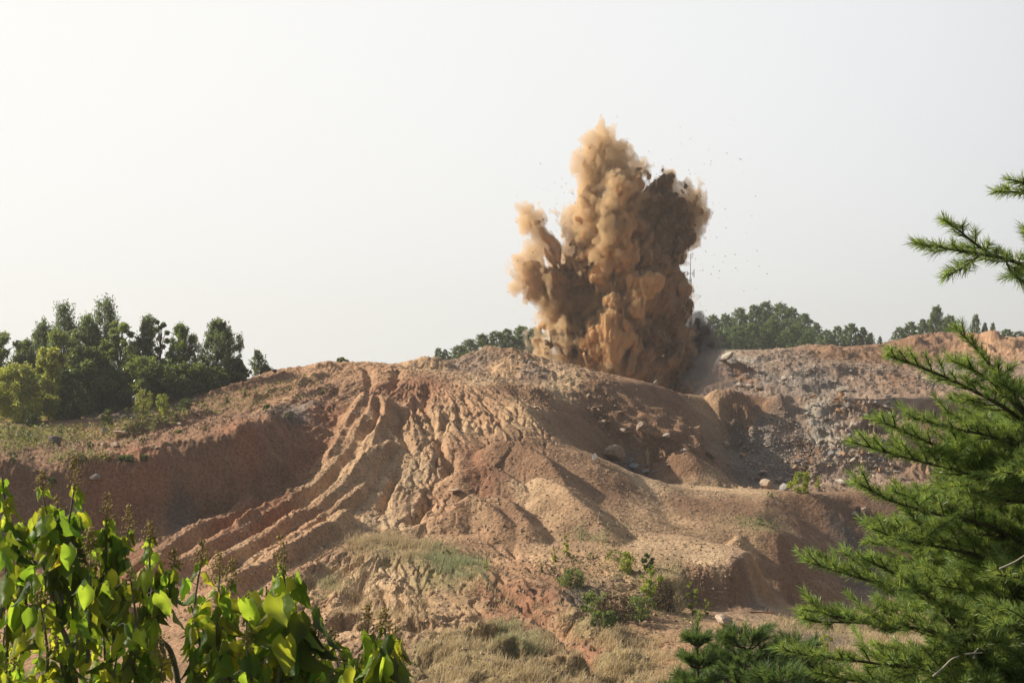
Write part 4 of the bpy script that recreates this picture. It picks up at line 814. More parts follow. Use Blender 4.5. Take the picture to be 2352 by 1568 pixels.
gravel('gravel', [([(1690, 1000), (1790, 940), (1860, 1000), (1900, 1100), (1720, 1110)], 2000), ([(1640, 835), (1880, 815), (2060, 835), (2250, 840), (2200, 900), (1700, 895)], 900), ([(1840, 905), (2080, 915), (2080, 1090), (1900, 1100)], 500)],
       'grey rubble and gravel of the quarry slopes', (.36, .31, .265), .04, .17, 1)
gravel('pebbles', [([(560, 860), (830, 840), (1250, 860), (1300, 1000), (1700, 1140), (1720, 1300), (1500, 1560), (900, 1560), (300, 1400), (600, 1180), (800, 950), (600, 930)], 12000), ([(0, 1000), (560, 930), (760, 850), (760, 900), (560, 975), (100, 1070), (0, 1050)], 2500), ([(960, 820), (1240, 800), (1390, 880), (1000, 880)], 1200), ([(1340, 890), (1620, 910), (1700, 1110), (1400, 1050)], 700)],
       'small clods and pebbles scattered over the dirt slopes', (.44, .32, .22), .02, .10, 2)
# ================================================================== TREES AND SHRUBS IN THE DISTANCE
def rand_dirs(n, r): d = r.normal(size=(n, 3)); return d / np.linalg.norm(d, axis=1)[:, None]
def leaf_quads(c, size, r, aspect=.6, up=0.0, align=None):
    """one small face per point, random facing"""
    n = len(c); a = rand_dirs(n, r) if align is None else align / np.linalg.norm(align, axis=1)[:, None]
    b = rand_dirs(n, r); b = np.cross(a, b); b /= np.linalg.norm(b, axis=1)[:, None] + 1e-9
    s = size[:, None]; V = np.stack([c - a * s * .5, c + b * s * aspect * .5, c + a * s * .5, c - b * s * aspect * .5], 1).reshape(-1, 3)
    return V, np.arange(4 * n).reshape(n, 4)
M_BARK = plain_mat('bark', (.13, .10, .075), noise=.3, scale=5, bump=.5)
LM = {'pine': leaf_mat('pine_needles', (.115, .180, .055), (.28, .36, .07), .42, .55, .3, attr=True), 'pine2': leaf_mat('bluish_needles', (.110, .160, .075), (.24, .30, .09), .4, .6, .3, attr=True),
      'dark': leaf_mat('dark_leaves', (.100, .150, .042), (.29, .36, .07), .42, .4, .5, attr=True), 'olive': leaf_mat('olive_leaves', (.25, .30, .06), (.52, .56, .10), .45, .45, .4, attr=True),
      'light': leaf_mat('light_leaves', (.085, .13, .035), (.18, .25, .05), .35, .45, .4, attr=True), 'yellow': leaf_mat('yellow_green_leaves', (.26, .33, .04), (.42, .50, .05), .45, .45, .4, attr=True),
      'far': leaf_mat('far_needles', (.12, .185, .065), (.24, .31, .08), .36, .6, .2, attr=True), 'brush': leaf_mat('brown_brush', (.12, .09, .05), (.14, .10, .04), .3, .7, .2, attr=True),
      'weed': leaf_mat('weed_leaves', (.20, .22, .07), (.28, .30, .08), .4, .6, .3, attr=True)}
def shade_cols(n, r, lo=.6, hi=1.45): 
    k = r.uniform(lo, hi, n); return np.repeat(np.stack([k * r.uniform(.9, 1.15, n), k, k * r.uniform(.8, 1.1, n)], 1), 4, 0)
def conifer_mesh(seed, H, W, nleaf, tuft, lsize, base=.12, droop=-.05, style='pine'):
    """limbs in irregular whorls carrying tufts of needles; returns crown verts, faces, cols and a TubeBag of wood"""
    r = np.random.default_rng(seed); tb = TubeBag(); lean = r.uniform(-.03, .03, 2)
    axis = lambda t: Vector((lean[0] * H * t + .03 * H * math.sin(t * 5 + seed), lean[1] * H * t, H * t))
    tb.add([axis(t) for t in np.linspace(0, 1, 8)], [max(.012 * H * (1 - t) + .01, .012) for t in np.linspace(0, 1, 8)], 6)
    cs = []; dirs = []
    nl = int(54 if style == 'pine' else 60)
    for i in range(nl):
        t = base + (1 - base) * (i + r.uniform(0, 1)) / nl; p0 = axis(min(t, .99)); az = i * 2.4 + r.uniform(-.5, .5)
        prof = (min(1, (1 - t) * 1.12 + .05) ** .95 * min(1, .55 + t) if style == 'pine' else (1 - t) ** .8 + .06)
        L = W * .5 * prof * r.uniform(.6, 1.15) + .04 * H
        rise = r.uniform(.15, .55) if style == 'pine' else r.uniform(-.1, .2)
        pts = [p0 + Vector((math.cos(az) * L * s, math.sin(az) * L * s, L * (rise * s + (.35 if style == 'pine' else .1) * s * s + droop * s))) for s in (0, .35, .7, 1)]
        tb.add(pts, [.02 + .002 * H, .016, .012, .008], 4)
        m = max(2, int(tuft * (.4 + prof)))
        for k in range(m):
            s = r.uniform(.3, 1.0) ** .7; q = pts[0].lerp(pts[-1], s); q = Vector(q) + Vector(r.normal(size=3) * np.array((.16, .16, .10)) * L * .9)
            cs.append(q); dirs.append(Vector((math.cos(az) * .5, math.sin(az) * .5, .9 if style == 'pine' else .35)))
    cs.append(axis(1.0)); dirs.append(Vector((0, 0, 1)))
    C0 = np.array([tuple(c) for c in cs]); D0 = np.array([tuple(d) for d in dirs]); per = max(4, nleaf // len(C0)); n = per * len(C0)
    tr = .030 * H * (1 if style == 'pine' else .8); ci = np.repeat(np.arange(len(C0)), per)
    k = r.uniform(.65, 1.4, len(C0)); c = C0[ci] + r.normal(size=(n, 3)) * tr * np.array((.55, .55, .8)) + D0[ci] * r.uniform(-1, 1, n)[:, None] * tr * .8
    al = D0[ci] * .8 + rand_dirs(n, r) * .8; V, Fq = leaf_quads(c, r.uniform(.7, 1.3, n) * lsize, r, .28 if style == 'pine' else .32, align=al)
    kk = k[ci] * r.uniform(.8, 1.2, n); cols = np.repeat(np.stack([kk, kk, kk * .95], 1), 4, 0)
    return V, Fq, cols, tb
def broad_mesh(seed, H, W, nleaf, lsize, base=.15, lumps=26, topy=1.0):
    base = min(base, .06)
    r = np.random.default_rng(seed); tb = TubeBag()
    tb.add([Vector((0, 0, H * t)) + Vector((math.sin(t * 4 + seed) * .03 * H, 0, 0)) for t in (0, .2, .4, .6, .85)], [.022 * H, .018 * H, .013 * H, .008 * H, .004 * H], 6)
    Cn = []; Rd = []
    for i in range(lumps):
        t = base + (1 - base) * ((i + .5) / lumps) ** .9; az = i * 2.4 + r.uniform(-.6, .6); e = math.sin(math.pi * min(1, max(0, (t - base * .3) / (1.08 - base * .3)))) ** .6
        rr_ = W * .5 * e * r.uniform(.25, .95); c = np.array((math.cos(az) * rr_, math.sin(az) * rr_, H * t)); s = W * r.uniform(.10, .20) * (1.15 - .5 * t)
        c[2] = min(c[2], H - s * .7); Cn.append(c); Rd.append(s); tb.add([Vector((0, 0, H * t * .75)), Vector(c) * .6 + Vector((0, 0, H * t * .36)), Vector(c)], [.007 * H, .005 * H, .003 * H], 4)
    Cn = np.array(Cn); Rd = np.array(Rd); w = Rd ** 2; w /= w.sum(); ci = r.choice(lumps, nleaf, p=w)
    d = rand_dirs(nleaf, r); rad = Rd[ci] * (r.random(nleaf) ** .45) * r.choice([1, 1, 1, 1.35], nleaf); c = Cn[ci] + d * rad[:, None] * np.array((1, 1, .9))
    V, Fq = leaf_quads(c, r.uniform(.6, 1.4, nleaf) * lsize, r, .7)
    k = r.uniform(.75, 1.3, lumps)[ci] * r.uniform(.75, 1.3, nleaf); cols = np.repeat(np.stack([k * r.uniform(.9, 1.2, nleaf), k, k * .95], 1), 4, 0)
    return V, Fq, cols, tb
def put_tree(name, label, cat, data, mat, loc, group=None, leafname='crown', bark=None, woodname='trunk'):
    V, Fq, cols, tb = data; root = empty(name, loc, 0); tag(root, label, cat, group)
    add_obj(woodname, tb.mesh(woodname, bark or M_BARK), root); add_obj(leafname, mesh_np(leafname, V, Fq, mat, False, cols), root); return root
def tree_at(u, vtop, vbase, w, y, kind, name, label, mk, seed, group=None, n=9000, ls=None, cat='tree', **kw):
    x = (u - CU) / F * y; zb = (CV - vbase) / F * y; zt = (CV - vtop) / F * y; g = float(gz(x, y)); zb = g - .1; H = zt - zb; W = w / F * y
    ls = ls or (.26 if kind != 'broad' else .17)
    d = conifer_mesh(seed, H, W * 1.15, n, 7, ls, base=.06, style=kind, **kw) if kind != 'broad' else broad_mesh(seed, H, W, n, ls, **kw)
    return put_tree(name, label, cat, d, LM[mk], (x, y, zb), group)
for a in [(2, 763, 960, 120, 118, 'broad', 'broadleaf_tree', 'dark leafy tree cut by the left edge of the photo', 'dark', 1), (62, 788, 960, 80, 120, 'pine', 'pine_tree', 'low dark pine second from the left edge', 'pine', 2),
    (97, 747, 960, 80, 119, 'pine', 'pine_tree', 'slim pine just left of the tall one behind the yellow green tree', 'pine2', 3), (136, 708, 960, 92, 118, 'pine', 'pine_tree', 'tall pine with a rounded top, the left one of the two tallest', 'pine2', 4),
    (152, 760, 970, 135, 114, 'broad', 'broadleaf_tree', 'big dark leafy tree standing in front of the left tall pine', 'dark', 5), (206, 734, 950, 62, 119, 'pine', 'pine_tree', 'slim pine between the two tallest pines', 'pine', 6),
    (245, 697, 950, 108, 118, 'pine', 'pine_tree', 'tallest pine of the wood with a forked open top', 'pine2', 7), (276, 738, 960, 110, 115, 'broad', 'broadleaf_tree', 'dark rounded leafy tree in front of the tallest pine', 'dark', 8),
    (331, 736, 950, 66, 118, 'pine', 'pine_tree', 'slender pine in the middle of the right half of the wood', 'pine2', 9), (368, 737, 940, 50, 119, 'broad', 'broadleaf_tree', 'narrow pale leafed tree poking out between two pines', 'light', 10),
    (420, 752, 940, 92, 117, 'pine', 'pine_tree', 'green pine left of the dark one standing apart', 'pine', 11), (505, 741, 925, 112, 116, 'pine', 'pine_tree', 'dark bushy pine standing apart at the right end of the wood', 'pine2', 12),
    (548, 828, 900, 40, 117, 'pine', 'pine_tree', 'small dark pine tucked under the right end of the wood', 'pine2', 13), (85, 860, 975, 120, 112, 'broad', 'broadleaf_tree', 'dark leafy tree filling the gap behind the olive tree', 'dark', 21), (250, 850, 965, 130, 113.5, 'broad', 'broadleaf_tree', 'dark leafy tree between the two middle understorey trees', 'dark', 22), (380, 860, 950, 110, 114, 'broad', 'broadleaf_tree', 'dark leafy tree low behind the bright shrub', 'dark', 23), (535, 858, 910, 60, 116, 'broad', 'broadleaf_tree', 'dark low tree at the very right end of the wood', 'dark', 24), (200, 800, 970, 130, 113, 'broad', 'broadleaf_tree', 'dark understorey tree below the slim middle pine', 'dark', 14),
    (330, 820, 960, 130, 112.5, 'broad', 'broadleaf_tree', 'dark understorey tree below the slender pine', 'dark', 15), (425, 835, 950, 110, 113, 'broad', 'broadleaf_tree', 'dark understorey tree at the foot of the green pine', 'dark', 16), (488, 845, 925, 80, 114, 'broad', 'broadleaf_tree', 'dark low tree at the foot of the pine standing apart', 'dark', 17),
    (115, 800, 985, 100, 108, 'broad', 'broadleaf_tree', 'yellowish green tree right of the big olive bush tree', 'olive', 18), (48, 838, 990, 150, 106, 'broad', 'broadleaf_tree', 'broad olive yellow tree nearest the left edge in front', 'olive', 19), (165, 850, 985, 90, 109, 'broad', 'broadleaf_tree', 'dark green tree low in front of the wood', 'light', 20)]:
    tree_at(*a, group='trees of the wood at the left', n=12000 if a[5] == 'broad' else 9000)
tree_at(592, 806, 870, 40, 121, 'pine', 'young_pine', 'small thin pine alone on the skyline right of the wood', 'light', 30, n=1400, ls=.22)
tree_at(610, 838, 866, 26, 121, 'pine', 'young_pine', 'lower small pine right of the thin skyline pine', 'pine', 31, n=700, ls=.2)
tree_at(785, 821, 845, 30, 126, 'broad', 'shrub', 'small round green shrub on the skyline left of the hilltop', 'light', 32, n=900, ls=.14, cat='shrub')
for i, (u, vt, vb, w, y, mk, lb) in enumerate([(72, 948, 1000, 40, 104, 'light', 'bright green young pine in front of the olive tree'), (247, 940, 985, 34, 103, 'light', 'round green shrub standing alone in front of the wood'), (330, 893, 960, 56, 107, 'olive', 'loose yellow green shrub in front of the dark wood'),
    (375, 905, 960, 44, 106, 'yellow', 'bright leafy shrub lower right of the wood'), (425, 915, 950, 36, 107, 'light', 'small shrub below the right end of the wood'), (291, 1046, 1068, 40, 84.4, 'light', 'low ferny green weed clump on the bank edge'), (330, 1045, 1064, 22, 84.6, 'light', 'tiny weed beside the ferny clump on the bank edge'),
    (615, 928, 952, 22, 100, 'light', 'small green seedling pine on the terrace'), (120, 1098, 1118, 18, 82, 'light', 'small weed hanging on the face of the red bank'), (412, 988, 1022, 26, 92, 'weed', 'tall pale grassy weed clump on the terrace edge')]):
    tree_at(u, vt, vb, w, y, 'broad', 'shrub', lb, mk, 40 + i, 'shrubs on the left terrace', n=1300, ls=.11, cat='shrub')
SCR = [(140, 1000, 30), (168, 996, 26), (300, 962, 34), (345, 955, 30), (400, 955, 28), (455, 935, 22), (60, 1012, 34), (20, 1005, 40), (205, 1030, 18), (330, 1018, 16), (520, 925, 16), (560, 905, 14), (380, 975, 20), (690, 918, 14), (740, 905, 12), (185, 1060, 20), (30, 1062, 26), (470, 990, 12), (660, 960, 14), (250, 1060, 14)]
for i, (u, v, w) in enumerate(SCR):
    y = hit(u, v); tree_at(u, v - w * .9, v, w, y, 'broad', 'weed_clump', ('low dry weed clump' if i % 2 else 'low green weed clump') + ' on the left terrace, ' + ['below the olive tree', 'by the upright grey boulder', 'at the edge of the wood shade', 'under the bright leafy shrub', 'below the understorey trees', 'behind the earth berm', 'left of the big dark boulder', 'at the left edge of the photo', 'left of the pale stone', 'above the flat pale stone', 'at the right end of the berm', 'on the skyline slope', 'right of the flat boulder', 'near the grey rubble patch', 'highest beside the hill track', 'on the lip of the red bank', 'leftmost on the lip of the bank', 'on the red rim', 'just below the grey rubble patch', 'right of centre on the bank lip'][i], 'weed' if i % 2 else 'light', 400 + i, 'weed clumps on the left terrace', n=260, ls=.10, cat='weeds', lumps=6)
# wood beyond the pit: four grown shapes copied
far_src = []
for i in range(5):
    d = conifer_mesh(60 + i, 9.0, 7.4 if i < 3 else 5.5, 6500, 6, .5, base=.0, style='fir' if i % 2 else 'pine'); root = put_tree('conifer', 'far conifer', 'tree', d, LM['far'], (0, 400, -60)); far_src.append(root)
far_list = [(1636, 727, 60, 285, 'pointed conifer beside the smoke at the left end of the far wood'), (1668, 722, 60, 290, 'conifer on the left slope of the far wooded knoll'), (1700, 712, 70, 300, 'conifer left of the summit of the far wooded knoll'), (1727, 702, 70, 305, 'conifer on the left shoulder of the knoll summit'),
    (1757, 697, 80, 305, 'highest conifer in the middle of the far wooded knoll'), (1790, 701, 80, 303, 'conifer right of the summit of the far wooded knoll'), (1820, 708, 76, 300, 'conifer on the right shoulder of the far wooded knoll'), (1846, 724, 66, 295, 'conifer stepping down on the right of the knoll'), (1872, 742, 50, 290, 'small dark conifer at the right foot of the knoll'),
    (1650, 760, 60, 255, 'front conifer at the left edge of the far knoll'), (1690, 752, 66, 255, 'front conifer left of the middle of the far knoll'), (1730, 745, 76, 257, 'front conifer in the middle of the far knoll'), (1772, 740, 80, 258, 'broad front conifer below the knoll summit'), (1815, 748, 76, 255, 'front conifer right of the middle of the far knoll'), (1855, 765, 56, 252, 'front conifer at the right end of the far knoll'),
    (1898, 760, 46, 250, 'leftmost conifer of the second small clump'), (1925, 750, 50, 252, 'second conifer of the small clump beyond the pit'), (1953, 746, 56, 250, 'tallest conifer of the small clump beyond the pit'), (1980, 752, 46, 250, 'conifer right of the tallest in the small clump'), (1999, 766, 32, 248, 'low conifer closing the small clump on the right'), (2021, 774, 14, 250, 'tiny lone conifer right of the small clump'),
    (2066, 752, 44, 245, 'left conifer of the third clump on the skyline'), (2090, 742, 50, 246, 'second conifer of the third clump on the skyline'), (2118, 734, 50, 248, 'third conifer of the clump above the red mounds'), (2150, 707, 66, 250, 'tall pointed conifer above the red mounds'), (2180, 728, 56, 248, 'conifer right of the tall one above the red mounds'),
    (2203, 748, 36, 246, 'small conifer at the right end of the third clump'), (2240, 726, 30, 252, 'thin dark conifer standing alone near the right edge'), (2262, 742, 28, 252, 'conifer right of the thin lone one'), (2280, 744, 26, 250, 'bushy top behind the right red mound'), (2312, 758, 50, 240, 'low bush beside the right edge on the skyline'), (2342, 761, 50, 240, 'low bush cut by the right edge on the skyline'),
    (1603, 738, 36, 280, 'dark conifer half hidden behind the smoke')]
far_list += [(1006, 800, 26, 195, 'leftmost low bush on the skyline left of the blast'), (1024, 803, 24, 195, 'second low bush left of the blast'), (1052, 796, 36, 200, 'bush rising toward the blast, third from its left end'), (1078, 782, 44, 205, 'leafy bush in the middle of the strip left of the blast'),
    (1108, 770, 50, 208, 'taller bush left of the middle near the blast'), (1138, 762, 52, 210, 'taller bush right of the middle near the blast'), (1168, 757, 52, 212, 'green tree top next to the dust on the left'), (1198, 753, 52, 214, 'green tree top touching the dust on the left'), (1228, 756, 52, 216, 'green tree top mostly hidden by the dust')]
for i, (u, vt, w, y, lb) in enumerate(far_list):
    s = far_src[i % 5] if i < 33 else far_src[(i * 2) % 5]; o = s if i < 5 else copy_tree(s)
    x = (u - CU) / F * y; g = float(gz(x, y)) - .4; H = max(1.5, (CV - vt) / F * y - g); o.location = (x, y, g); ws = w / F * y / 7.0 * (1.15 if i < 33 else 1.7); o.scale = (ws, ws, H / 9.0); o.rotation_euler = (0, 0, i * 1.3)
    o['label'] = lb; o['group'] = 'far trees beyond the pit' if i < 33 else 'trees left of the blast'
# low scrub in front of the far knoll
def scrub(name, label, polys, mk, size, h, seed, kind='stuff'):
    r = np.random.default_rng(seed); cs = []
    for poly, n in polys:
        for q in in_poly(n, poly):
            g = ground(q[0], q[1]); cs.append((g.x + r.normal() * size * .3, g.y, g.z + r.random() * h))
    c = np.array(cs); V, Fq = leaf_quads(c, r.uniform(.6, 1.4, len(c)) * size, r, .6); return tag(add_obj(name, mesh_np(name, V, Fq, LM[mk], False, shade_cols(len(c), r))), label, None, None, kind)
# ---- mast far behind
M_STEEL = plain_mat('galvanised_steel', (.22, .22, .23), rough=.6, noise=.1, metallic=.2)
my = 430.0; mx = (1586 - CU) / F * my; mz0 = -9.0; mz1 = (CV - 583) / F * my; H = mz1 - mz0
mast = empty('radio_mast', (mx, my, mz0)); tag(mast, 'thin grey radio mast with antennas standing behind the dust cloud', 'mast')
tb = TubeBag(); rad = .42; legs = [Vector((math.cos(a) * rad, math.sin(a) * rad, 0)) for a in (.5, 2.6, 4.7)]; Ht = H * .80
for l in legs: tb.add([l, l * .7 + Vector((0, 0, Ht))], [.10, .08], 5)
k = 0; z = 0
while z < Ht - 1:
    for i in range(3):
        f0 = 1 - .3 * z / Ht; f1 = 1 - .3 * (z + 1) / Ht; tb.add([legs[i] * f0 + Vector((0, 0, z)), legs[(i + 1) % 3] * f1 + Vector((0, 0, z + 1))], [.045, .045], 4)
    z += 1
tb.add([Vector((0, 0, Ht - .2)), Vector((0, 0, H))], [.13, .08], 6); add_obj('lattice', tb.mesh('lattice', M_STEEL), mast)
for (vz, dx, hh) in [(628, .95, 2.2), (628, -.85, 1.2), (668, .9, 1.2), (703, .9, 1.6), (716, -.7, 1.4), (645, -.9, 1.6)]:
    z = (CV - vz) / F * my - mz0; t2 = TubeBag(); t2.add([Vector((0, 0, z)), Vector((dx, 0, z))], [.07, .07], 4); t2.add([Vector((dx, 0, z - hh / 2)), Vector((dx, 0, z + hh / 2))], [.13, .13], 6); t2.add([Vector((dx * .6, 0, z - hh * .3)), Vector((dx * .6, 0, z + hh * .3))], [.05, .05], 4)
    add_obj('antenna', t2.mesh('antenna', M_STEEL), mast)
# ================================================================== PLANTS ON THE SLOPE
def bush(u, v, w, h, mk, name, label, seed, n=900, ls=.10, cat='bush', group=None, stems=True, lumps=14):
    g = ground(u, v); H = h / F * g.y; W = w / F * g.y; d = broad_mesh(seed, H, W, n, ls, base=.1, lumps=lumps)
    return put_tree(name, label, cat, d, LM[mk], (g.x, g.y, g.z - .05), group, 'foliage', None, 'stem')
for i, a in enumerate([(1842, 1134, 62, 52, 'yellow', 'bush', 'bright yellow green bush at the edge above the shaded spur', 1500, .13), (1880, 1122, 22, 30, 'yellow', 'bush', 'small yellow green shoot just right of the bright bush', 250, .11),
    (1301, 1278, 24, 52, 'yellow', 'sapling', 'slim yellow green sapling below the big cone shaped mound', 420, .09), (1274, 1290, 18, 34, 'yellow', 'sapling', 'short yellow green sapling left of the slim one', 260, .08), (1117, 1308, 12, 26, 'yellow', 'sapling', 'tiny pale sapling at the top of the red gully', 120, .07),
    (1244, 1318, 16, 24, 'weed', 'sapling', 'pale weedy sapling on the small dark heap', 160, .07), (1318, 1288, 20, 16, 'light', 'sapling', 'low green seedling right of the slim sapling', 120, .07), (1440, 1318, 46, 50, 'yellow', 'sapling', 'loose yellow green shrub behind the dark leafed one', 700, .10),
    (1356, 1284, 22, 18, 'light', 'sapling', 'small green seedling near the foot of the big mound', 140, .07), (1486, 1312, 34, 42, 'light', 'sapling', 'dark leafed shrub with big leaves above the bright sapling', 260, .20), (1495, 1385, 52, 88, 'yellow', 'sapling', 'tallest bright yellow green sapling in the scrub patch', 1300, .10),
    (1592, 1412, 32, 80, 'yellow', 'sapling', 'bright yellow green sapling before the cut dirt edge', 800, .09), (1622, 1412, 20, 40, 'yellow', 'sapling', 'shorter sapling right of the bright one before the cut edge', 300, .08), (1608, 1425, 20, 26, 'yellow', 'sapling', 'lowest yellow green shoot near the big tan boulder', 160, .08),
    (1895, 1498, 40, 44, 'yellow', 'sapling', 'golden yellow sapling between the pines on the right', 500, .08), (1856, 1440, 30, 36, 'yellow', 'sapling', 'yellow green shrub behind the low pine branch tip', 300, .08), (1320, 1345, 80, 42, 'dark', 'bush', 'dark flat topped shrub in the middle of the scrub patch', 1700, .08),
    (1410, 1290, 60, 28, 'weed', 'bush', 'low grey green weeds above the scrub patch', 600, .08), (1028, 1280, 22, 22, 'light', 'bush', 'small dark leafed plant on the green grass ridge', 90, .13), (1745, 1205, 30, 16, 'light', 'bush', 'faint green weeds on the slope left of the shaded spur', 200, .07), (1768, 1140, 26, 14, 'light', 'bush', 'low dark shrub on the rim left of the bright bush', 150, .07)]):
    u, v, w, h, mk, nm, lb, n, ls = a; bush(u, v, w, h, mk, nm, lb, 200 + i, n, ls, 'bush' if nm == 'bush' else 'sapling', 'saplings on the lower slope' if nm == 'sapling' else None, lumps=8 if w < 40 else 14)
for i, (u, v, w, h) in enumerate([(1360, 1410, 80, 52), (1415, 1425, 90, 62), (1470, 1425, 90, 60), (1520, 1400, 80, 60), (1390, 1440, 70, 40)]):
    bush(u, v, w, h, 'brush' if i % 2 else 'dark', 'bush', ['dark green brush at the left end of the scrub patch', 'brown dry brush under the dark shrub', 'dark green brush in the middle of the scrub patch', 'brown dry brush right of the tallest sapling', 'low dark brush hanging over the gully side'][i], 240 + i, 1500, .10, 'bush', 'brush in the scrub patch', lumps=16)
# dry grass: beyond counting
def grass(name, label, polys, cola, colb, hmin, hmax, seed, wid=.012):
    r = np.random.default_rng(seed); Vs = []; Cs = []; tot = 0
    for poly, n, per in polys:
        for q in in_poly(n, poly):
            q = q + r.normal(size=2) * np.array((22, 12)); g = ground(q[0], q[1])
            if pn2(np.array([g.x * .55]), np.array([g.y * .55]), 5)[0] < .05 and r.random() < .85: continue
            m = per; b = np.array((g.x, g.y, 0)) + np.concatenate([r.normal(size=(m, 2)) * .14, np.zeros((m, 1))], 1); b[:, 2] = gz(b[:, 0], b[:, 1]) - .02
            hh = r.uniform(hmin, hmax, m); lean = r.normal(size=(m, 2)) * .28 + np.array((.16, 0)); w = wid * r.uniform(.7, 1.5, m); ang = r.uniform(0, 3.14, m)
            dx = np.stack([np.cos(ang) * w, np.sin(ang) * w, np.zeros(m)], 1)
            mid = b + np.stack([lean[:, 0] * hh * .35, lean[:, 1] * hh * .35, hh * .55], 1); tip = b + np.stack([lean[:, 0] * hh * 1.1, lean[:, 1] * hh * 1.1, hh * .95], 1)
            Vs.append(np.stack([b - dx, b + dx, mid + dx * .8, mid - dx * .8, tip - dx * .15, tip + dx * .15], 1).reshape(-1, 3))
            k = r.random(m)[:, None]; c = np.array(cola) * (1 - k) + np.array(colb) * k; c = c * r.uniform(.75, 1.25, (m, 1)); Cs.append(np.repeat(c, 6, 0)); tot += m
    base = np.arange(tot)[:, None] * 6; Fq = np.concatenate([base + np.array([0, 1, 2, 3]), base + np.array([3, 2, 5, 4])])
    return tag(add_obj(name, mesh_np(name, np.concatenate(Vs), Fq, M_GRASS, False, np.concatenate(Cs))), label, None, None, 'stuff')
M_GRASS = leaf_mat('grass_blades', (1, 1, 1), (1, 1, 1), .35, .7, .15, attr=True)
STRAW, STRAW2, GGR, OLG = (.52, .41, .23), (.62, .50, .31), (.34, .38, .20), (.46, .44, .24)
grass('dry_grass', 'straw coloured dry grass on the lower slope',
      [([(930, 1500), (1040, 1455), (1220, 1470), (1400, 1545), (1480, 1568), (900, 1568)], 1250, 7), ([(1180, 1330), (1260, 1400), (1420, 1450), (1560, 1490), (1640, 1568), (1440, 1568), (1330, 1480)], 900, 7), ([(1110, 1330), (1290, 1480), (1340, 1568), (1180, 1460), (1040, 1330)], 380, 6),
       ([(700, 1330), (760, 1280), (860, 1300), (1040, 1400), (900, 1440), (720, 1440)], 500, 6), ([(790, 1250), (870, 1235), (1000, 1262), (960, 1275), (830, 1275)], 700, 9), ([(1540, 1300), (1600, 1380), (1560, 1400), (1480, 1340)], 300, 6), ([(0, 1000), (300, 990), (330, 1010), (200, 1040), (0, 1052)], 380, 6), ([(130, 1040), (260, 1040), (240, 1066), (120, 1068)], 120, 7), ([(1760, 1400), (1960, 1440), (1900, 1480), (1780, 1440)], 160, 6), ([(1900, 1480), (2080, 1420), (2120, 1540), (1950, 1550)], 500, 8)], STRAW, STRAW2, .12, .40, 3)
grass('green_grass', 'fine grey green grass on the low ridge in front of the hill',
      [([(960, 1262), (1010, 1262), (1112, 1300), (1110, 1325), (1000, 1300)], 620, 11), ([(1150, 1440), (1210, 1470), (1230, 1510), (1180, 1490)], 260, 10), ([(700, 1370), (770, 1320), (780, 1340), (700, 1420)], 160, 8), ([(1320, 1220), (1400, 1222), (1390, 1240)], 90, 8), ([(0, 1560), (150, 1500), (300, 1568)], 200, 8)], GGR, OLG, .12, .36, 4)
scrub('weeds', 'low olive weeds and grass along the foot of the wood on the left terrace', [([(0, 985), (200, 985), (420, 945), (440, 960), (330, 1000), (180, 1020), (0, 1045)], 2600), ([(440, 930), (560, 895), (700, 865), (740, 880), (600, 935), (480, 965)], 500), ([(120, 1045), (260, 1045), (250, 1066), (110, 1068)], 350)], 'weed', .16, .35, 77)
scrub('scrub_weeds', 'thin low green weeds scattered between the bushes of the lower slope', [([(1240, 1290), (1480, 1300), (1640, 1400), (1600, 1440), (1450, 1400), (1300, 1380)], 1100), ([(1700, 1180), (1800, 1200), (1780, 1230), (1690, 1210)], 160)], 'light', .10, .22, 78)
# ================================================================== FOREGROUND TREES
def V3(u, v, y): return wp(u, v, y)
# ---- broad heart-leafed tree at the lower left
def leaf_template():
    T = np.linspace(0, 1, 9); wprof = np.interp(T, [0, .06, .18, .35, .55, .78, .92, 1], [.42, .80, 1.0, .98, .78, .42, .16, 0]); vs = []; S = (-1, -.6, 0, .6, 1)
    for i, t in enumerate(T):
        for s in S:
            back = -.16 * (1 - t) ** 6 * abs(s)
            vs.append((s * wprof[i] * .36, t + back, abs(s) ** 1.3 * .16 * wprof[i] + .03 * math.sin(t * 13 + s * 2) * abs(s)))
    f = []
    for i in range(8):
        for j in range(4): f.append((i * 5 + j, i * 5 + j + 1, (i + 1) * 5 + j + 1, (i + 1) * 5 + j))
    return np.array(vs), np.array(f)
LT_V, LT_F = leaf_template()
def big_leaf_mat():
    m, nt, out = new_mat('catalpa_leaf'); a = nt.nodes.new('ShaderNodeVertexColor'); a.layer_name = 'Col'
    p = N(nt, 'ShaderNodeBsdfPrincipled', Roughness=.5); p.inputs['Specular IOR Level'].default_value = .4
    tc = nt.nodes.new('ShaderNodeTexCoord'); nz = N(nt, 'ShaderNodeTexNoise', Scale=22.0, Detail=4.0); nt.links.new(tc.outputs['Object'], nz.inputs['Vector'])
    b = N(nt, 'ShaderNodeBump', Strength=.8, Distance=.012); nt.links.new(nz.outputs[0], b.inputs['Height']); nt.links.new(b.outputs[0], p.inputs['Normal'])
    def mul(c):
        k = nt.nodes.new('ShaderNodeMix'); k.data_type = 'RGBA'; k.blend_type = 'MULTIPLY'; k.inputs[0].default_value = 1; k.inputs[6].default_value = (*c, 1); nt.links.new(a.outputs[0], k.inputs[7]); return k.outputs[2]
    t = nt.nodes.new('ShaderNodeBsdfTranslucent'); mx = N(nt, 'ShaderNodeMixShader'); mx.inputs[0].default_value = .5
    nt.links.new(mul((.13, .17, .030)), p.inputs['Base Color']); nt.links.new(mul((.60, .64, .05)), t.inputs[0])
    nt.links.new(p.outputs[0], mx.inputs[1]); nt.links.new(t.outputs[0], mx.inputs[2]); nt.links.new(mx.outputs[0], out.inputs[0]); return m
M_BIGLEAF = big_leaf_mat()
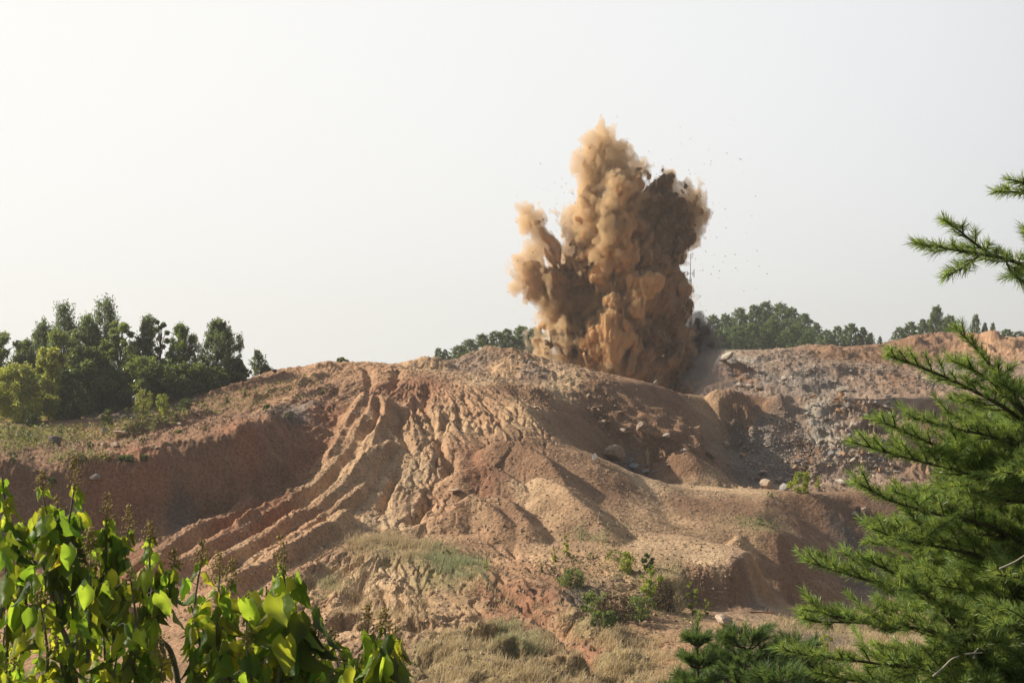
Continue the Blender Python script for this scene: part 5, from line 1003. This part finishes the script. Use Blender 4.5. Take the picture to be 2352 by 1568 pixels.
M_STEM = plain_mat('grey_green_stem', (.20, .18, .14), noise=.25, scale=12); M_SEED = leaf_mat('seed_heads', (.46, .35, .17), (.52, .38, .17), .3, .7, .2, vary=.3, scale=20)
def smooth_pts(ctrl, n=5):
    out = []
    for i in range(len(ctrl) - 1):
        p0 = ctrl[max(i - 1, 0)]; p1 = ctrl[i]; p2 = ctrl[i + 1]; p3 = ctrl[min(i + 2, len(ctrl) - 1)]
        for k in range(n):
            t = k / n; out.append(0.5 * ((2 * p1) + (p2 - p0) * t + (2 * p0 - 5 * p1 + 4 * p2 - p3) * t * t + (3 * p1 - p0 - 3 * p2 + p3) * t ** 3))
    out.append(ctrl[-1]); return out
def heart_tree(name, label, base, stems, shoots, seed, y0, fill):
    """stems: thick limbs; shoots: (tip_u, tip_v, root_u, root_v, dy, leaf size, with seeds)"""
    r = np.random.default_rng(seed); tb = TubeBag(); P = []; A = []; Sz = []; Yl = []; heads = []
    for st in stems:
        pts = smooth_pts([Vector(q) for q in st[0]]); tb.add(pts, list(np.linspace(st[1], st[2], len(pts))), 8)
    def leaf(node, az, size):
        pet = size * r.uniform(.45, .8); o = Vector((math.cos(az), math.sin(az), 0)); tip = node + o * pet * .8 + Vector((0, 0, pet * r.uniform(-.1, .35)))
        tb.add([node, node + o * pet * .4 + Vector((0, 0, pet * .25)), tip], [.0022, .0018, .0014], 3)
        P.append(tip); A.append(az + r.normal() * .5); Sz.append(size)
    for (tu, tv, ru, rv, dy, ls, seeds) in shoots:
        tip = V3(tu, tv, y0 + dy); root = V3(ru, rv, y0 + dy * .4); mid = tip.lerp(root, .5) + Vector((r.normal() * .03, r.normal() * .05, 0))
        pts = smooth_pts([root, mid, tip], 8); tb.add(pts, list(np.linspace(.011, .004, len(pts))), 6)
        L = (tip - root).length; nn = int(L / .0225)
        for i in range(nn):
            t = i / nn; q = tip.lerp(root, t * .96 + .02) + (mid - tip.lerp(root, .5)) * (4 * t * (1 - t)); prob = 1.0 if t < .75 else .55
            for k in range(3):
                if r.random() < prob * .38: leaf(q, i * 1.57 + k * 2.1 + r.uniform(-.5, .5), ls * r.uniform(.6, 1.15) * min(1, .45 + t * 2.5))
        if seeds:
            sd_c = []; sd_t = TubeBag(); hgt = .085 * r.uniform(.7, 1.5) * seeds; sd_t.add([tip, tip + Vector((r.normal() * .01, 0, hgt))], [.003, .0015], 4)
            for _ in range(int(65 * seeds)):
                tt = r.random(); q = tip + Vector((0, 0, hgt * tt * 1.05 - .03)) ; w = .048 * (1 - .75 * tt) * seeds ** .5; o = Vector((r.normal() * w * .6, r.normal() * w * .6, r.normal() * .006)); sd_t.add([q, q + o + Vector((0, 0, .008))], [.0009, .0007], 3); sd_c.append(q + o + Vector((0, 0, .008)))
            heads.append((sd_c, sd_t))
    for (u0, v0, su, sv, n, ls, dyy) in fill:
        for _ in range(int(n * .32)):
            q = V3(u0 + float(np.clip(r.normal(), -1.3, 1.3)) * su, v0 + float(np.clip(r.normal(), -.9, 1.6)) * sv, y0 + r.normal() * dyy); leaf(q, r.uniform(0, 6.28), ls * r.uniform(.6, 1.15))
    n = len(P); P = np.array([tuple(p) for p in P]); A = np.array(A); Sz = np.array(Sz)
    droop = np.clip(r.normal(1.33, .26, n), .4, 1.75); roll = r.normal(0, .45, n)         # leaves hang from the stalk
    o = np.stack([np.cos(A), np.sin(A), np.zeros(n)], 1); up = np.array((0, 0, 1.0))
    d = o * np.cos(droop)[:, None] - up * np.sin(droop)[:, None]; s = np.stack([-np.sin(A), np.cos(A), np.zeros(n)], 1); nn_ = np.cross(s, d)
    s2 = s * np.cos(roll)[:, None] + nn_ * np.sin(roll)[:, None]; n2 = np.cross(s2, d)
    curl = r.uniform(-.1, .5, n); fold = r.uniform(.6, 3.2, n); tv = LT_V; wig = r.uniform(0, 6.28, n)
    x = tv[None, :, 0] * (1 - .45 * (fold[:, None] - .5) / 2.7) + .05 * np.sin(tv[None, :, 1] * 5 + wig[:, None]); yy = tv[None, :, 1]; z = tv[None, :, 2] * fold[:, None] - curl[:, None] * yy ** 2 + .16 * np.sin(yy * 10 + wig[:, None]) * np.abs(tv[None, :, 0])
    V = P[:, None] + Sz[:, None, None] * (s2[:, None] * x[..., None] + d[:, None] * yy[..., None] + n2[:, None] * z[..., None])
    m = len(tv); Fq = (LT_F[None] + (np.arange(n) * m)[:, None, None]).reshape(-1, 4)
    Sz = Sz * .52; k = r.uniform(.35, 1.45, n); c = np.stack([k * r.uniform(.65, 1.15, n), k, k * .9], 1); yel = r.random(n) < .006; c[yel] = (2.0, 1.5, .9); rib = np.where(np.abs(tv[:, 0]) < 1e-6, 1.25, 1.0)
    cols = (c[:, None, :] * rib[None, :, None]).reshape(-1, 3)
    root = empty(name, base); tag(root, label, 'tree'); off = np.array(base)
    def ch(nm, me_v, fc, mat, sm, col=None): return add_obj(nm, mesh_np(nm, me_v - off, fc, mat, sm, col), root)
    ch('branches', np.array([tuple(v) for v in tb.V]), np.array(tb.F), M_STEM, True); ch('leaves', V.reshape(-1, 3), Fq, M_BIGLEAF, True, cols)
    for sd_c, sd_t in heads:
        sdv = np.array([tuple(v) for v in sd_t.V])
        c0 = np.array([tuple(q) for q in sd_c]); b = np.array([(1, 0, 0), (0, 1, 0), (-1, 0, 0), (0, -1, 0), (0, 0, 1), (0, 0, -1)]) * .0058
        fb = np.array([(0, 1, 4), (1, 2, 4), (2, 3, 4), (3, 0, 4), (1, 0, 5), (2, 1, 5), (3, 2, 5), (0, 3, 5)]); ss = r.uniform(.6, 1.3, len(c0))
        sv = (c0[:, None] + b[None] * ss[:, None, None]).reshape(-1, 3); sf = (fb[None] + (np.arange(len(c0)) * 6)[:, None, None]).reshape(-1, 3); q4 = np.array(sd_t.F); tri = np.concatenate([q4[:, [0, 1, 2]], q4[:, [0, 2, 3]], sf + len(sdv)])
        ch('seed_head', np.concatenate([sdv, sv]), tri, M_SEED, True)
    return root
yb = 8.0; g0 = float(gz(-2.3, 8.2))
heart_tree('catalpa_tree', 'big leafy tree with drooping heart shaped leaves filling the lower left corner', (-2.15, 8.2, g0),
    [([V3(205, 2300, 8.1), V3(185, 1700, 8.1), V3(172, 1568, 8.0), V3(160, 1495, 8.0), V3(140, 1440, 8.0), V3(95, 1400, 8.0), V3(40, 1385, 8.1)], .024, .007),
     ([V3(160, 1495, 8.0), V3(185, 1450, 8.1), V3(215, 1400, 8.2)], .014, .007), ([V3(140, 1440, 8), V3(142, 1388, 8), V3(112, 1330, 8), V3(95, 1290, 8)], .011, .006), ([V3(142, 1388, 8), V3(152, 1310, 8.1)], .008, .005),
     ([V3(420, 1640, 8.3), V3(400, 1520, 8.3), V3(372, 1472, 8.2), V3(300, 1450, 8.2), V3(265, 1412, 8.2)], .018, .007), ([V3(372, 1472, 8.2), V3(350, 1420, 8.3), V3(380, 1370, 8.3)], .011, .006), ([V3(195, 1900, 8.2), V3(380, 1700, 8.3), V3(420, 1640, 8.3)], .022, .018)],
    [(5, 1095, 0, 1420, -.2, .14, 0), (96, 1120, 118, 1400, 0, .13, 1.3), (172, 1112, 170, 1420, .1, .15, 1.4), (130, 1160, 135, 1430, .3, .13, .5), (244, 1183, 225, 1450, .1, .13, 1.2), (296, 1214, 262, 1480, .2, .12, 1.1), (344, 1228, 330, 1500, -.1, .12, 1.1), (208, 1290, 200, 1520, -.4, .10, 1.6), (400, 1290, 385, 1530, .0, .12, 1.2), (92, 1380, 100, 1620, -.3, .12, .8),
     (32, 1525, 40, 1700, -.2, .12, 1), (372, 1528, 380, 1700, -.4, .10, 1.4), (300, 1330, 290, 1600, -.3, .12, .8), (60, 1230, 50, 1500, .2, .13, 0), (20, 1330, 10, 1640, .1, .13, 0), (230, 1400, 230, 1660, .3, .12, 0), (160, 1260, 165, 1560, .4, .13, 0), (340, 1400, 345, 1680, .3, .12, 0), (130, 1480, 140, 1720, -.3, .12, .6), (270, 1500, 280, 1720, .0, .12, 0), (-60, 1200, -50, 1560, .2, .13, 0), (10, 1440, 0, 1700, .4, .12, 0), (210, 1540, 210, 1750, .2, .12, 0)],
    21, yb, [(70, 1250, 45, 60, 45, .12, .3), (190, 1330, 70, 80, 90, .12, .35), (310, 1400, 55, 90, 80, .115, .3), (100, 1520, 80, 50, 60, .12, .3), (260, 1540, 70, 40, 60, .115, .3)])
heart_tree('catalpa_sapling', 'leafy sapling with large drooping leaves right of the corner tree', (-1.15, 7.8, float(gz(-1.15, 7.8))),
    [([V3(560, 2300, 7.8), V3(530, 1640, 7.7), V3(520, 1551, 7.6), V3(512, 1487, 7.6), V3(496, 1419, 7.6)], .018, .006), ([V3(545, 1900, 7.7), V3(620, 1640, 7.6), V3(650, 1500, 7.6)], .014, .007), ([V3(632, 1600, 7.7), V3(690, 1530, 7.8), V3(730, 1500, 7.8)], .008, .005)],
    [(464, 1282, 480, 1540, 0, .11, 1.3), (504, 1322, 515, 1560, -.2, .12, 1.5), (536, 1330, 535, 1560, .1, .11, 1.2), (568, 1400, 560, 1600, -.1, .11, 1.3), (644, 1300, 650, 1500, -.1, .20, 1.3), (612, 1345, 620, 1560, .1, .14, 0), (672, 1345, 672, 1560, .1, .16, 0), (440, 1390, 450, 1640, .2, .12, 0), (568, 1485, 575, 1700, -.3, .10, .9), (600, 1440, 610, 1680, .1, .13, 0), (732, 1452, 735, 1640, .1, .12, 1.3), (760, 1462, 765, 1660, .2, .12, .9), (690, 1470, 700, 1680, .2, .12, 0), (500, 1500, 505, 1720, .1, .12, 0), (540, 1540, 545, 1740, -.2, .12, 0), (650, 1540, 655, 1740, 0, .12, .5), (440, 1530, 440, 1740, .1, .12, 0)],
    22, 7.7, [(500, 1440, 35, 60, 45, .12, .25), (640, 1430, 35, 70, 34, .15, .2), (560, 1540, 70, 30, 40, .12, .25), (720, 1530, 25, 30, 16, .12, .2)])
heart_tree('catalpa_sapling', 'smallest leafy sapling with seed heads at the bottom edge left of centre', (-.70, 7.5, float(gz(-.70, 7.5))),
    [([V3(830, 2300, 7.5), V3(850, 1640, 7.4), V3(862, 1540, 7.4)], .014, .006)],
    [(844, 1452, 850, 1640, .1, .13, 1.2), (884, 1440, 872, 1640, -.1, .14, 1.6), (908, 1482, 895, 1660, .1, .12, .9), (825, 1500, 835, 1660, -.1, .11, 0), (790, 1516, 800, 1680, .1, .12, .6), (925, 1536, 915, 1700, 0, .11, .8), (865, 1500, 865, 1680, .15, .13, 0), (765, 1530, 780, 1700, 0, .11, 0)],
    23, 7.4, [(865, 1500, 26, 34, 20, .13, .15), (800, 1550, 30, 14, 10, .12, .15)])

# ---- long-needled pines
M_NEEDLE = leaf_mat('green_needles', (.16, .245, .075), (.36, .47, .10), .38, .4, .5, attr=True)
M_NEEDLE2 = leaf_mat('young_pine_needles', (.08, .14, .040), (.20, .30, .07), .34, .45, .4, attr=True)
M_TWIG = plain_mat('pine_twig', (.11, .085, .05), noise=.25, scale=20)
class Needles:
    def __init__(s, seed): s.r = np.random.default_rng(seed); s.B = []; s.D = []; s.L = []; s.K = []
    def shoot(s, a, b, ln, dens, k, spread=.92, w0=0.0):
        """bottle brush of needles along a..b"""
        d = np.array(b - a); L = np.linalg.norm(d); n = max(3, int(L * dens)); d = d / L; r = s.r
        t = w0 + (1 - w0) * r.random(n); base = np.array(a) + t[:, None] * np.array(b - a)
        q = r.normal(size=(n, 3)); q -= (q @ d)[:, None] * d; q /= np.linalg.norm(q, axis=1)[:, None]
        sp = spread * r.uniform(.5, 1.25, n) * (1 - .45 * t ** 3); D = d * np.cos(sp)[:, None] + q * np.sin(sp)[:, None] + np.array((0, 0, .10))
        s.B.append(base); s.D.append(D); s.L.append(ln * r.uniform(.7, 1.1, n)); s.K.append(k * r.uniform(.5, 1.6, n))
    def mesh(s, name, mat, off, wid):
        B = np.concatenate(s.B); D = np.concatenate(s.D); L = np.concatenate(s.L); K = np.concatenate(s.K); r = s.r; n = len(B); D /= np.linalg.norm(D, axis=1)[:, None]
        S = np.cross(D, rand_dirs(n, r)); S /= np.linalg.norm(S, axis=1)[:, None] + 1e-9; w = (wid * r.uniform(.8, 1.25, n))[:, None]
        mid = B + D * (L * .55)[:, None]; tip = B + D * L[:, None] + rand_dirs(n, r) * (L * .10)[:, None] - np.array((0, 0, 1)) * (L * .05)[:, None]
        V = np.stack([B - S * w * .5, B + S * w * .5, mid + S * w * .5, mid - S * w * .5, tip - S * w * .12, tip + S * w * .12], 1).reshape(-1, 3) - off
        i = np.arange(n)[:, None] * 6; Fq = np.concatenate([i + np.array([0, 1, 2, 3]), i + np.array([3, 2, 5, 4])])
        c = np.repeat(np.stack([K * r.uniform(.85, 1.25, n), K, K * .9], 1), 6, 0); return mesh_np(name, V, Fq, mat, False, c)
def pine_limb(nd, tb, ctrl, r, r0, r1, ln, dens, side=.34, gap=.085, start=.12, flat=1.0, k=1.0, sub=True):
    pts = smooth_pts([Vector(c) for c in ctrl], 7); tb.add(pts, list(np.linspace(r0, r1, len(pts))), 7)
    seg = [0]
    for a, b in zip(pts[:-1], pts[1:]): seg.append(seg[-1] + (b - a).length)
    L = seg[-1]
    def at(s):
        for i in range(len(pts) - 1):
            if seg[i + 1] >= s: f = (s - seg[i]) / max(1e-6, seg[i + 1] - seg[i]); return pts[i].lerp(pts[i + 1], f), (pts[i + 1] - pts[i]).normalized()
        return pts[-1], (pts[-1] - pts[-2]).normalized()
    # leading shoot
    a, d = at(L * .70 if L < .8 else L - .34); m_, _ = at(L - .12)
    nd.shoot(a, m_, ln, dens * .8, k); nd.shoot(m_, pts[-1], ln, dens * 1.15, k * 1.1)
    s = L * start; sg = 1; up = Vector((0, 0, 1))
    while s < L - .04:
        p, d = at(s); rem = 1 - s / L; sd = d.cross(up).normalized() * sg; sl = min(side * (.35 + 1.0 * rem ** .7) * r.uniform(.6, 1.2), L - s + .14)
        dr = (d * r.uniform(.55, .9) + sd * r.uniform(.5, .95) + up * r.uniform(-.25, .55) * flat).normalized(); e = p + dr * sl; mid = p + dr * sl * .5 - up * .015 * sl
        e = e + d * sl * .12 + up * sl * .06; tb.add([p, mid, e], [max(.0045, r0 * .3), .0035, .0022], 5); kk = k * r.uniform(.8, 1.2)
        nd.shoot(p.lerp(e, .25), e, ln, dens, kk)
        if sub and sl > .16:
            for q in np.arange(.3, .9, .11 / sl):
                b0 = p.lerp(e, q); sg2 = 1 if r.random() < .5 else -1; s2 = dr.cross(up).normalized() * sg2
                d2 = (dr * .75 + s2 * r.uniform(.4, .9) + up * r.uniform(-.2, .6)).normalized(); l2 = r.uniform(.08, .16); tb.add([b0, b0 + d2 * l2], [.0028, .0016], 4); nd.shoot(b0, b0 + d2 * l2, ln, dens, kk * r.uniform(.85, 1.2))
        sg = -sg; s += gap * r.uniform(.6, 1.3)
def Q(zx, zy): return (1599 + zx * .32, 1082 + zy * .32)
nd = Needles(31); tb = TubeBag(); rr_ = random.Random(5)
TX = 2620; ty = 9.2
gp = float(gz((TX - CU) / F * ty, ty)); base = Vector(((TX - CU) / F * ty, ty, gp))
trunk = [base, base + Vector((-.05, 0, 2.0)), base + Vector((.05, 0, 4.2)), base + Vector((0, 0, 6.0))]
tb.add(smooth_pts(trunk, 6), list(np.linspace(.11, .04, 19)), 10)
def tp(v): return V3(TX, v, ty)
LIMBS = [ # (polyline of (u,v,y), base radius, side length)
    ([(TX, 760, ty), (2480, 650, 8.6), (2352, 609, 8.2), (2299, 592, 8.1), (2237, 582, 8.0), (2180, 572, 7.95), (2100, 557, 7.9)], .016, .12), ([(2285, 590, 8.1), (2240, 560, 8.0), (2200, 527, 7.95), (2165, 503, 7.9)], .008, .07), ([(2250, 586, 8.1), (2227, 604, 8.05), (2200, 622, 8), (2166, 640, 8)], .006, .05), ([(2310, 597, 8.1), (2325, 628, 8.1), (2362, 655, 8.1)], .006, .05), ([(2420, 620, 8.4), (2390, 570, 8.3), (2352, 535, 8.3)], .007, .08),
    ([(TX, 560, ty), (2480, 470, 8.8), (2400, 446, 8.6), (2352, 442, 8.5), (2284, 440, 8.4)], .012, .07), ([(2400, 446, 8.6), (2350, 420, 8.5), (2316, 412, 8.5)], .006, .05),
    ([(TX, 1400, ty), (2500, 1180, 8.6), (2420, 1040, 8.2), (2342, 928, 8.0), (2300, 870, 7.9), (2245, 805, 7.9), (2190, 748, 7.9)], .02, .20), ([(2420, 1060, 8.3), (2340, 960, 8.1), (2218, 888, 7.9), (2122, 846, 7.8), (2037, 815, 7.75)], .014, .17), ([(2360, 960, 8.0), (2280, 880, 7.9), (2240, 852, 7.85), (2184, 828, 7.8)], .009, .12),
    ([(2480, 1200, 8.6), (2380, 1060, 8.2), (2300, 1010, 8.0), (2200, 985, 7.9), (2085, 957, 7.8)], .013, .22), ([(2480, 1240, 8.6), (2350, 1100, 8.2), (2250, 1060, 8.0), (2120, 1010, 7.9), (2016, 963, 7.8)], .013, .22), ([(2500, 1280, 8.5), (2380, 1140, 8.2), (2230, 1090, 8.0), (2080, 1050, 7.85), (1954, 1014, 7.8)], .014, .24),
    ([(TX, 1560, ty), (2450, 1330, 8.4), (2300, 1220, 8.1), (2150, 1180, 7.9), (2050, 1150, 7.8), (1961, 1104, 7.75)], .016, .26), ([(2450, 1360, 8.4), (2300, 1290, 8.1), (2180, 1260, 8.0), (2073, 1239, 7.9), (2002, 1213, 7.8)], .013, .24), ([(TX, 1700, ty), (2384, 1589, 8.4), (2300, 1540, 8.2), (2243, 1495, 8.05), (2180, 1420, 7.95), (2124, 1362, 7.85), (2060, 1320, 7.8), (1973, 1276, 7.75)], .030, .24),
    ([(2124, 1362, 7.85), (2040, 1345, 7.7), (1960, 1322, 7.65), (1900, 1304, 7.6), (1849, 1287, 7.6)], .010, .18), ([(2243, 1495, 8.0), (2140, 1450, 7.8), (2047, 1434, 7.7), (1951, 1421, 7.6), (1887, 1403, 7.6), (1852, 1370, 7.6)], .010, .20), ([(1990, 1430, 7.65), (1920, 1428, 7.6), (1861, 1424, 7.6), (1838, 1402, 7.6)], .005, .08),
    ([(2384, 1589, 8.2), (2250, 1560, 7.9), (2150, 1540, 7.8), (2047, 1527, 7.7), (1945, 1514, 7.6), (1855, 1504, 7.55), (1791, 1488, 7.5)], .011, .20), ([(2384, 1640, 8.1), (2200, 1600, 7.8), (2060, 1575, 7.7), (1950, 1560, 7.6), (1871, 1543, 7.5)], .010, .20),
    ([(2450, 1450, 8.6), (2330, 1380, 8.4), (2230, 1350, 8.3), (2130, 1330, 8.2)], .012, .26), ([(2500, 1000, 8.8), (2420, 960, 8.6), (2352, 900, 8.5), (2290, 862, 8.4)], .010, .18), ([(2520, 1100, 8.9), (2400, 1030, 8.7), (2300, 985, 8.6), (2215, 960, 8.5)], .011, .24), ([(2520, 1200, 8.9), (2400, 1150, 8.7), (2280, 1130, 8.5), (2160, 1120, 8.4)], .011, .26),
    ([(2520, 1320, 8.9), (2400, 1260, 8.7), (2300, 1250, 8.5), (2190, 1215, 8.4)], .011, .26), ([(2500, 1500, 8.7), (2380, 1450, 8.5), (2280, 1430, 8.3), (2160, 1415, 8.2)], .011, .26), ([(2480, 1560, 8.4), (2360, 1510, 8.2), (2250, 1500, 8.0), (2150, 1490, 7.9)], .011, .24), ([(2500, 1620, 8.2), (2400, 1560, 8.0), (2300, 1545, 7.9), (2220, 1530, 7.8)], .011, .24), ([(2420, 1660, 7.9), (2330, 1610, 7.7), (2250, 1590, 7.6), (2160, 1560, 7.5)], .010, .24), ([(2520, 1420, 7.8), (2420, 1370, 7.6), (2352, 1330, 7.5), (2290, 1320, 7.4)], .010, .2), ([(2500, 1130, 7.9), (2420, 1080, 7.7), (2352, 1080, 7.6), (2280, 1100, 7.6)], .010, .22), ([(2300, 1640, 7.6), (2200, 1620, 7.5), (2100, 1600, 7.4), (2010, 1580, 7.4)], .009, .2),
    ([(2500, 1480, 6.6), (2420, 1450, 6.5), (2352, 1420, 6.5), (2270, 1440, 6.4)], .008, .16)]
for k in range(58):                                  # inner limbs that fill the body of the crown
    v = 960 + 640 * (k + .5) / 58 + rr_.uniform(-20, 20); yy = rr_.uniform(7.9, 9.4); lo_u = 2250 - 330 * smooth01(np.array((v - 930) / 420.)) + 60 * (v > 1450)
    u = rr_.uniform(float(lo_u), 2330); rise = rr_.uniform(20, 90)
    LIMBS.append(([(2520, v + rise * 1.6, yy + .3), (2440, v + rise, yy + .15), ((u + 2440) / 2, v + rise * .45, yy), (u, v, yy - .1)], .010, .26))
for k in range(34):                                  # the side of the tree turned away from the quarry, and its top
    az = 2.4 * k; t = (k + .5) / 34; p = base + Vector((0, 0, .5 + 5.6 * t)); L = 1.9 * (1 - t) ** .6 + .25; o = Vector((abs(math.cos(az)) * .9 + .25, math.sin(az), .35)).normalized()
    if k > 27: o = Vector((math.cos(az), abs(math.sin(az)), .8)).normalized()
    q = [p, p + o * L * .5, p + o * L + Vector((0, 0, -.05))]; inv = lambda w: (w.x / w.y * F + CU, CV - w.z * F / w.y, w.y); LIMBS.append(([inv(w) for w in q], .014, .26))
for ctrl, r0, side in LIMBS:
    pine_limb(nd, tb, [V3(*c) for c in ctrl], rr_, r0, .003, .054 if side > .15 else .064, 820 if side > .15 else 1000, side if side > .15 else side * 1.35, gap=.040 if side > .15 else .052, start=.25 if ctrl[0][0] > 2400 else .12)
pine = empty('pine_tree', base); tag(pine, 'large green pine filling the right edge, its needled branches reaching across sky and slope', 'tree'); off = np.array(base)
add_obj('branches', mesh_np('branches', np.array([tuple(v) for v in tb.V]) - off, np.array(tb.F), M_TWIG, True), pine)
add_obj('needles', nd.mesh('needles', M_NEEDLE, off, .0026), pine)
M_BARE = plain_mat('bare_twig', (.42, .36, .28), noise=.15)
for pl in [[Q(1700, 1470), Q(1770, 1410), Q(1830, 1350), Q(1885, 1325)], [Q(1925, 1312), Q(1990, 1303), Q(2055, 1300)], [Q(1995, 1340), Q(2000, 1300), Q(2025, 1268)], [Q(1870, 1325), Q(1880, 1345)], [(2295, 1306), (2330, 1290), (2360, 1270)]]:
    td = TubeBag(); td.add(smooth_pts([V3(u, v, 7.35) for u, v in pl], 4), list(np.linspace(.0055, .0028, (len(pl) - 1) * 4 + 1)), 6)
    add_obj('dead_twig', mesh_np('dead_twig', np.array([tuple(v) for v in td.V]) - off, np.array(td.F), M_BARE, True), pine)


# ---- young pines at the lower right
def young_pine(label, u, vtop, y, spread, seed, whorls=6, lean=0.0, k=1.0):
    r = random.Random(seed); nd = Needles(seed); tb = TubeBag(); x = (u - CU) / F * y; g = float(gz(x, y)); top = V3(u, vtop, y); H = top.z - g
    ax = lambda t: Vector((x + lean * (1 - t), y, g + H * t)); tb.add([ax(t) for t in np.linspace(0, 1, 8)], list(np.linspace(.045, .008, 8)), 7)
    nd.shoot(ax(1 - .5 / H), ax(1), .11, 420, k)
    for w in range(whorls):
        t = 1 - (.22 + w * .21) / H; L = spread * min(1.15, .40 + .18 * w)
        for j in range(8):
            az = j * math.tau / 8 + w * .5 + r.uniform(-.25, .25); p = ax(t); o = Vector((math.cos(az), math.sin(az), 0)); e = p + o * L * r.uniform(.8, 1.15) + Vector((0, 0, L * r.uniform(.35, .75))); m = p + o * L * .55 + Vector((0, 0, L * .1))
            tb.add(smooth_pts([p, m, e], 3), list(np.linspace(.014, .006, 7)), 5); nd.shoot(m, e, .11, 560, k * r.uniform(.85, 1.15), .7)
            for q in range(3):
                b0 = p.lerp(m, .6).lerp(e, q * .22 + .1); sd = o.cross(Vector((0, 0, 1))) * (1 if (q + j) % 2 else -1); d2 = (o * .6 + sd * r.uniform(.5, .9) + Vector((0, 0, r.uniform(.4, .9)))).normalized(); l2 = L * r.uniform(.3, .5) + .08
                tb.add([b0, b0 + d2 * l2], [.007, .004], 4); nd.shoot(b0 + d2 * l2 * .3, b0 + d2 * l2, .105, 520, k * r.uniform(.85, 1.15), .7)
    base = Vector((x + lean, y, g)); root = empty('young_pine', base); tag(root, label, 'tree', 'young pines at the lower right'); off = np.array(base)
    add_obj('trunk', mesh_np('trunk', np.array([tuple(v) for v in tb.V]) - off, np.array(tb.F), M_TWIG, True), root); add_obj('needles', nd.mesh('needles', M_NEEDLE2, off, .0048), root)
young_pine('slender young pine with bare lower stem at the bottom edge', 1601, 1428, 15, .20, 41, 4, .05)
young_pine('bushy young pine in the middle of the bottom right group', 1712, 1435, 16, .58, 42, 6)
young_pine('young pine left behind the bushy one', 1668, 1478, 17, .5, 43, 5); young_pine('young pine right of the bushy one with a thin top', 1760, 1490, 16.5, .55, 44, 5)
young_pine('young pine under the low branch of the big pine', 1826, 1455, 17, .5, 45, 5); young_pine('low young pine in front at the bottom edge', 1790, 1520, 14.5, .5, 46, 5); young_pine('short young pine nearest the yellow sapling', 1880, 1510, 17, .5, 47, 5)
young_pine('tiny young pine at the left end of the group', 1556, 1540, 15, .14, 48, 3)
# ================================================================== STONES IN THE AIR AND HAZE
M_SPECK = plain_mat('flying_stone', (.11, .09, .075), noise=.3); sp_me = [rock_mesh('flying_stone_shape', 900 + i, .8, M_SPECK, 1, 6) for i in range(4)]
rs = random.Random(77); cen = (1400, 640)
def fly(u, v, d, grp, lab):
    y = PY + rs.uniform(-5, 5); o = bpy.data.objects.new('flying_stone', rs.choice(sp_me)); COL.objects.link(o); o.location = wp(u, v, y); s = d / F * y / 2
    o.scale = (s, s * rs.uniform(.6, 1), s * rs.uniform(.6, 1)); o.rotation_euler = (rs.uniform(0, 6), rs.uniform(0, 6), 0); tag(o, lab, 'rock', grp)
for u, v, d, lb in [(1652, 622, 4.5, 'largest dark stone flying in the sky right of the dust'), (1616, 726, 5, 'dark stone falling low beside the mast'), (1609, 680, 4, 'dark stone in the air just right of the mast'), (1241, 376, 4, 'single dark stone high on the left of the blast'), (1383, 124, 3, 'lone stone highest above the blast'), (1490, 348, 4, 'dark stone above the right shoulder of the dust'), (1700, 365, 4, 'stone farthest to the right above the blast'), (1621, 577, 4, 'stone in the sky right of the dark body of the dust'), (1634, 629, 3.5, 'stone left of the largest flying one'), (1188, 452, 3, 'small stone left of the dust column'), (1147, 332, 2.5, 'tiny stone far left above the dust'), (1417, 268, 3, 'stone just above the tip of the dust')]:
    fly(u, v, d, 'stones flying out of the blast', lb)
for k in range(130):
    if k < 75: u = rs.gauss(1640, 60); v = rs.gauss(610, 110)
    elif k < 105: u = rs.gauss(1540, 70); v = rs.gauss(370, 40)
    else: u = rs.gauss(1290, 45); v = rs.gauss(440, 40)
    fly(u, min(v, 760), rs.choice([1.6, 2.1, 2.8, 3.6]), 'specks flying round the blast', 'small dark speck of stone flying beside the dust cloud')
hz_me = bpy.data.meshes.new('haze'); bm = bmesh.new(); bmesh.ops.create_cube(bm, size=1); bm.to_mesh(hz_me); bm.free()
hz = add_obj('haze', hz_me); hz.location = (0, 1180, -30); hz.scale = (4300, 2700, 170); tag(hz, 'thin warm summer haze over the quarry', None, None, 'stuff')
m, nt, out = new_mat('haze'); v = N(nt, 'ShaderNodeVolumePrincipled', Density=HAZE, Anisotropy=.3); v.inputs['Color'].default_value = (.93, .94, .95, 1); nt.links.new(v.outputs[0], out.inputs['Volume']); hz_me.materials.append(m)
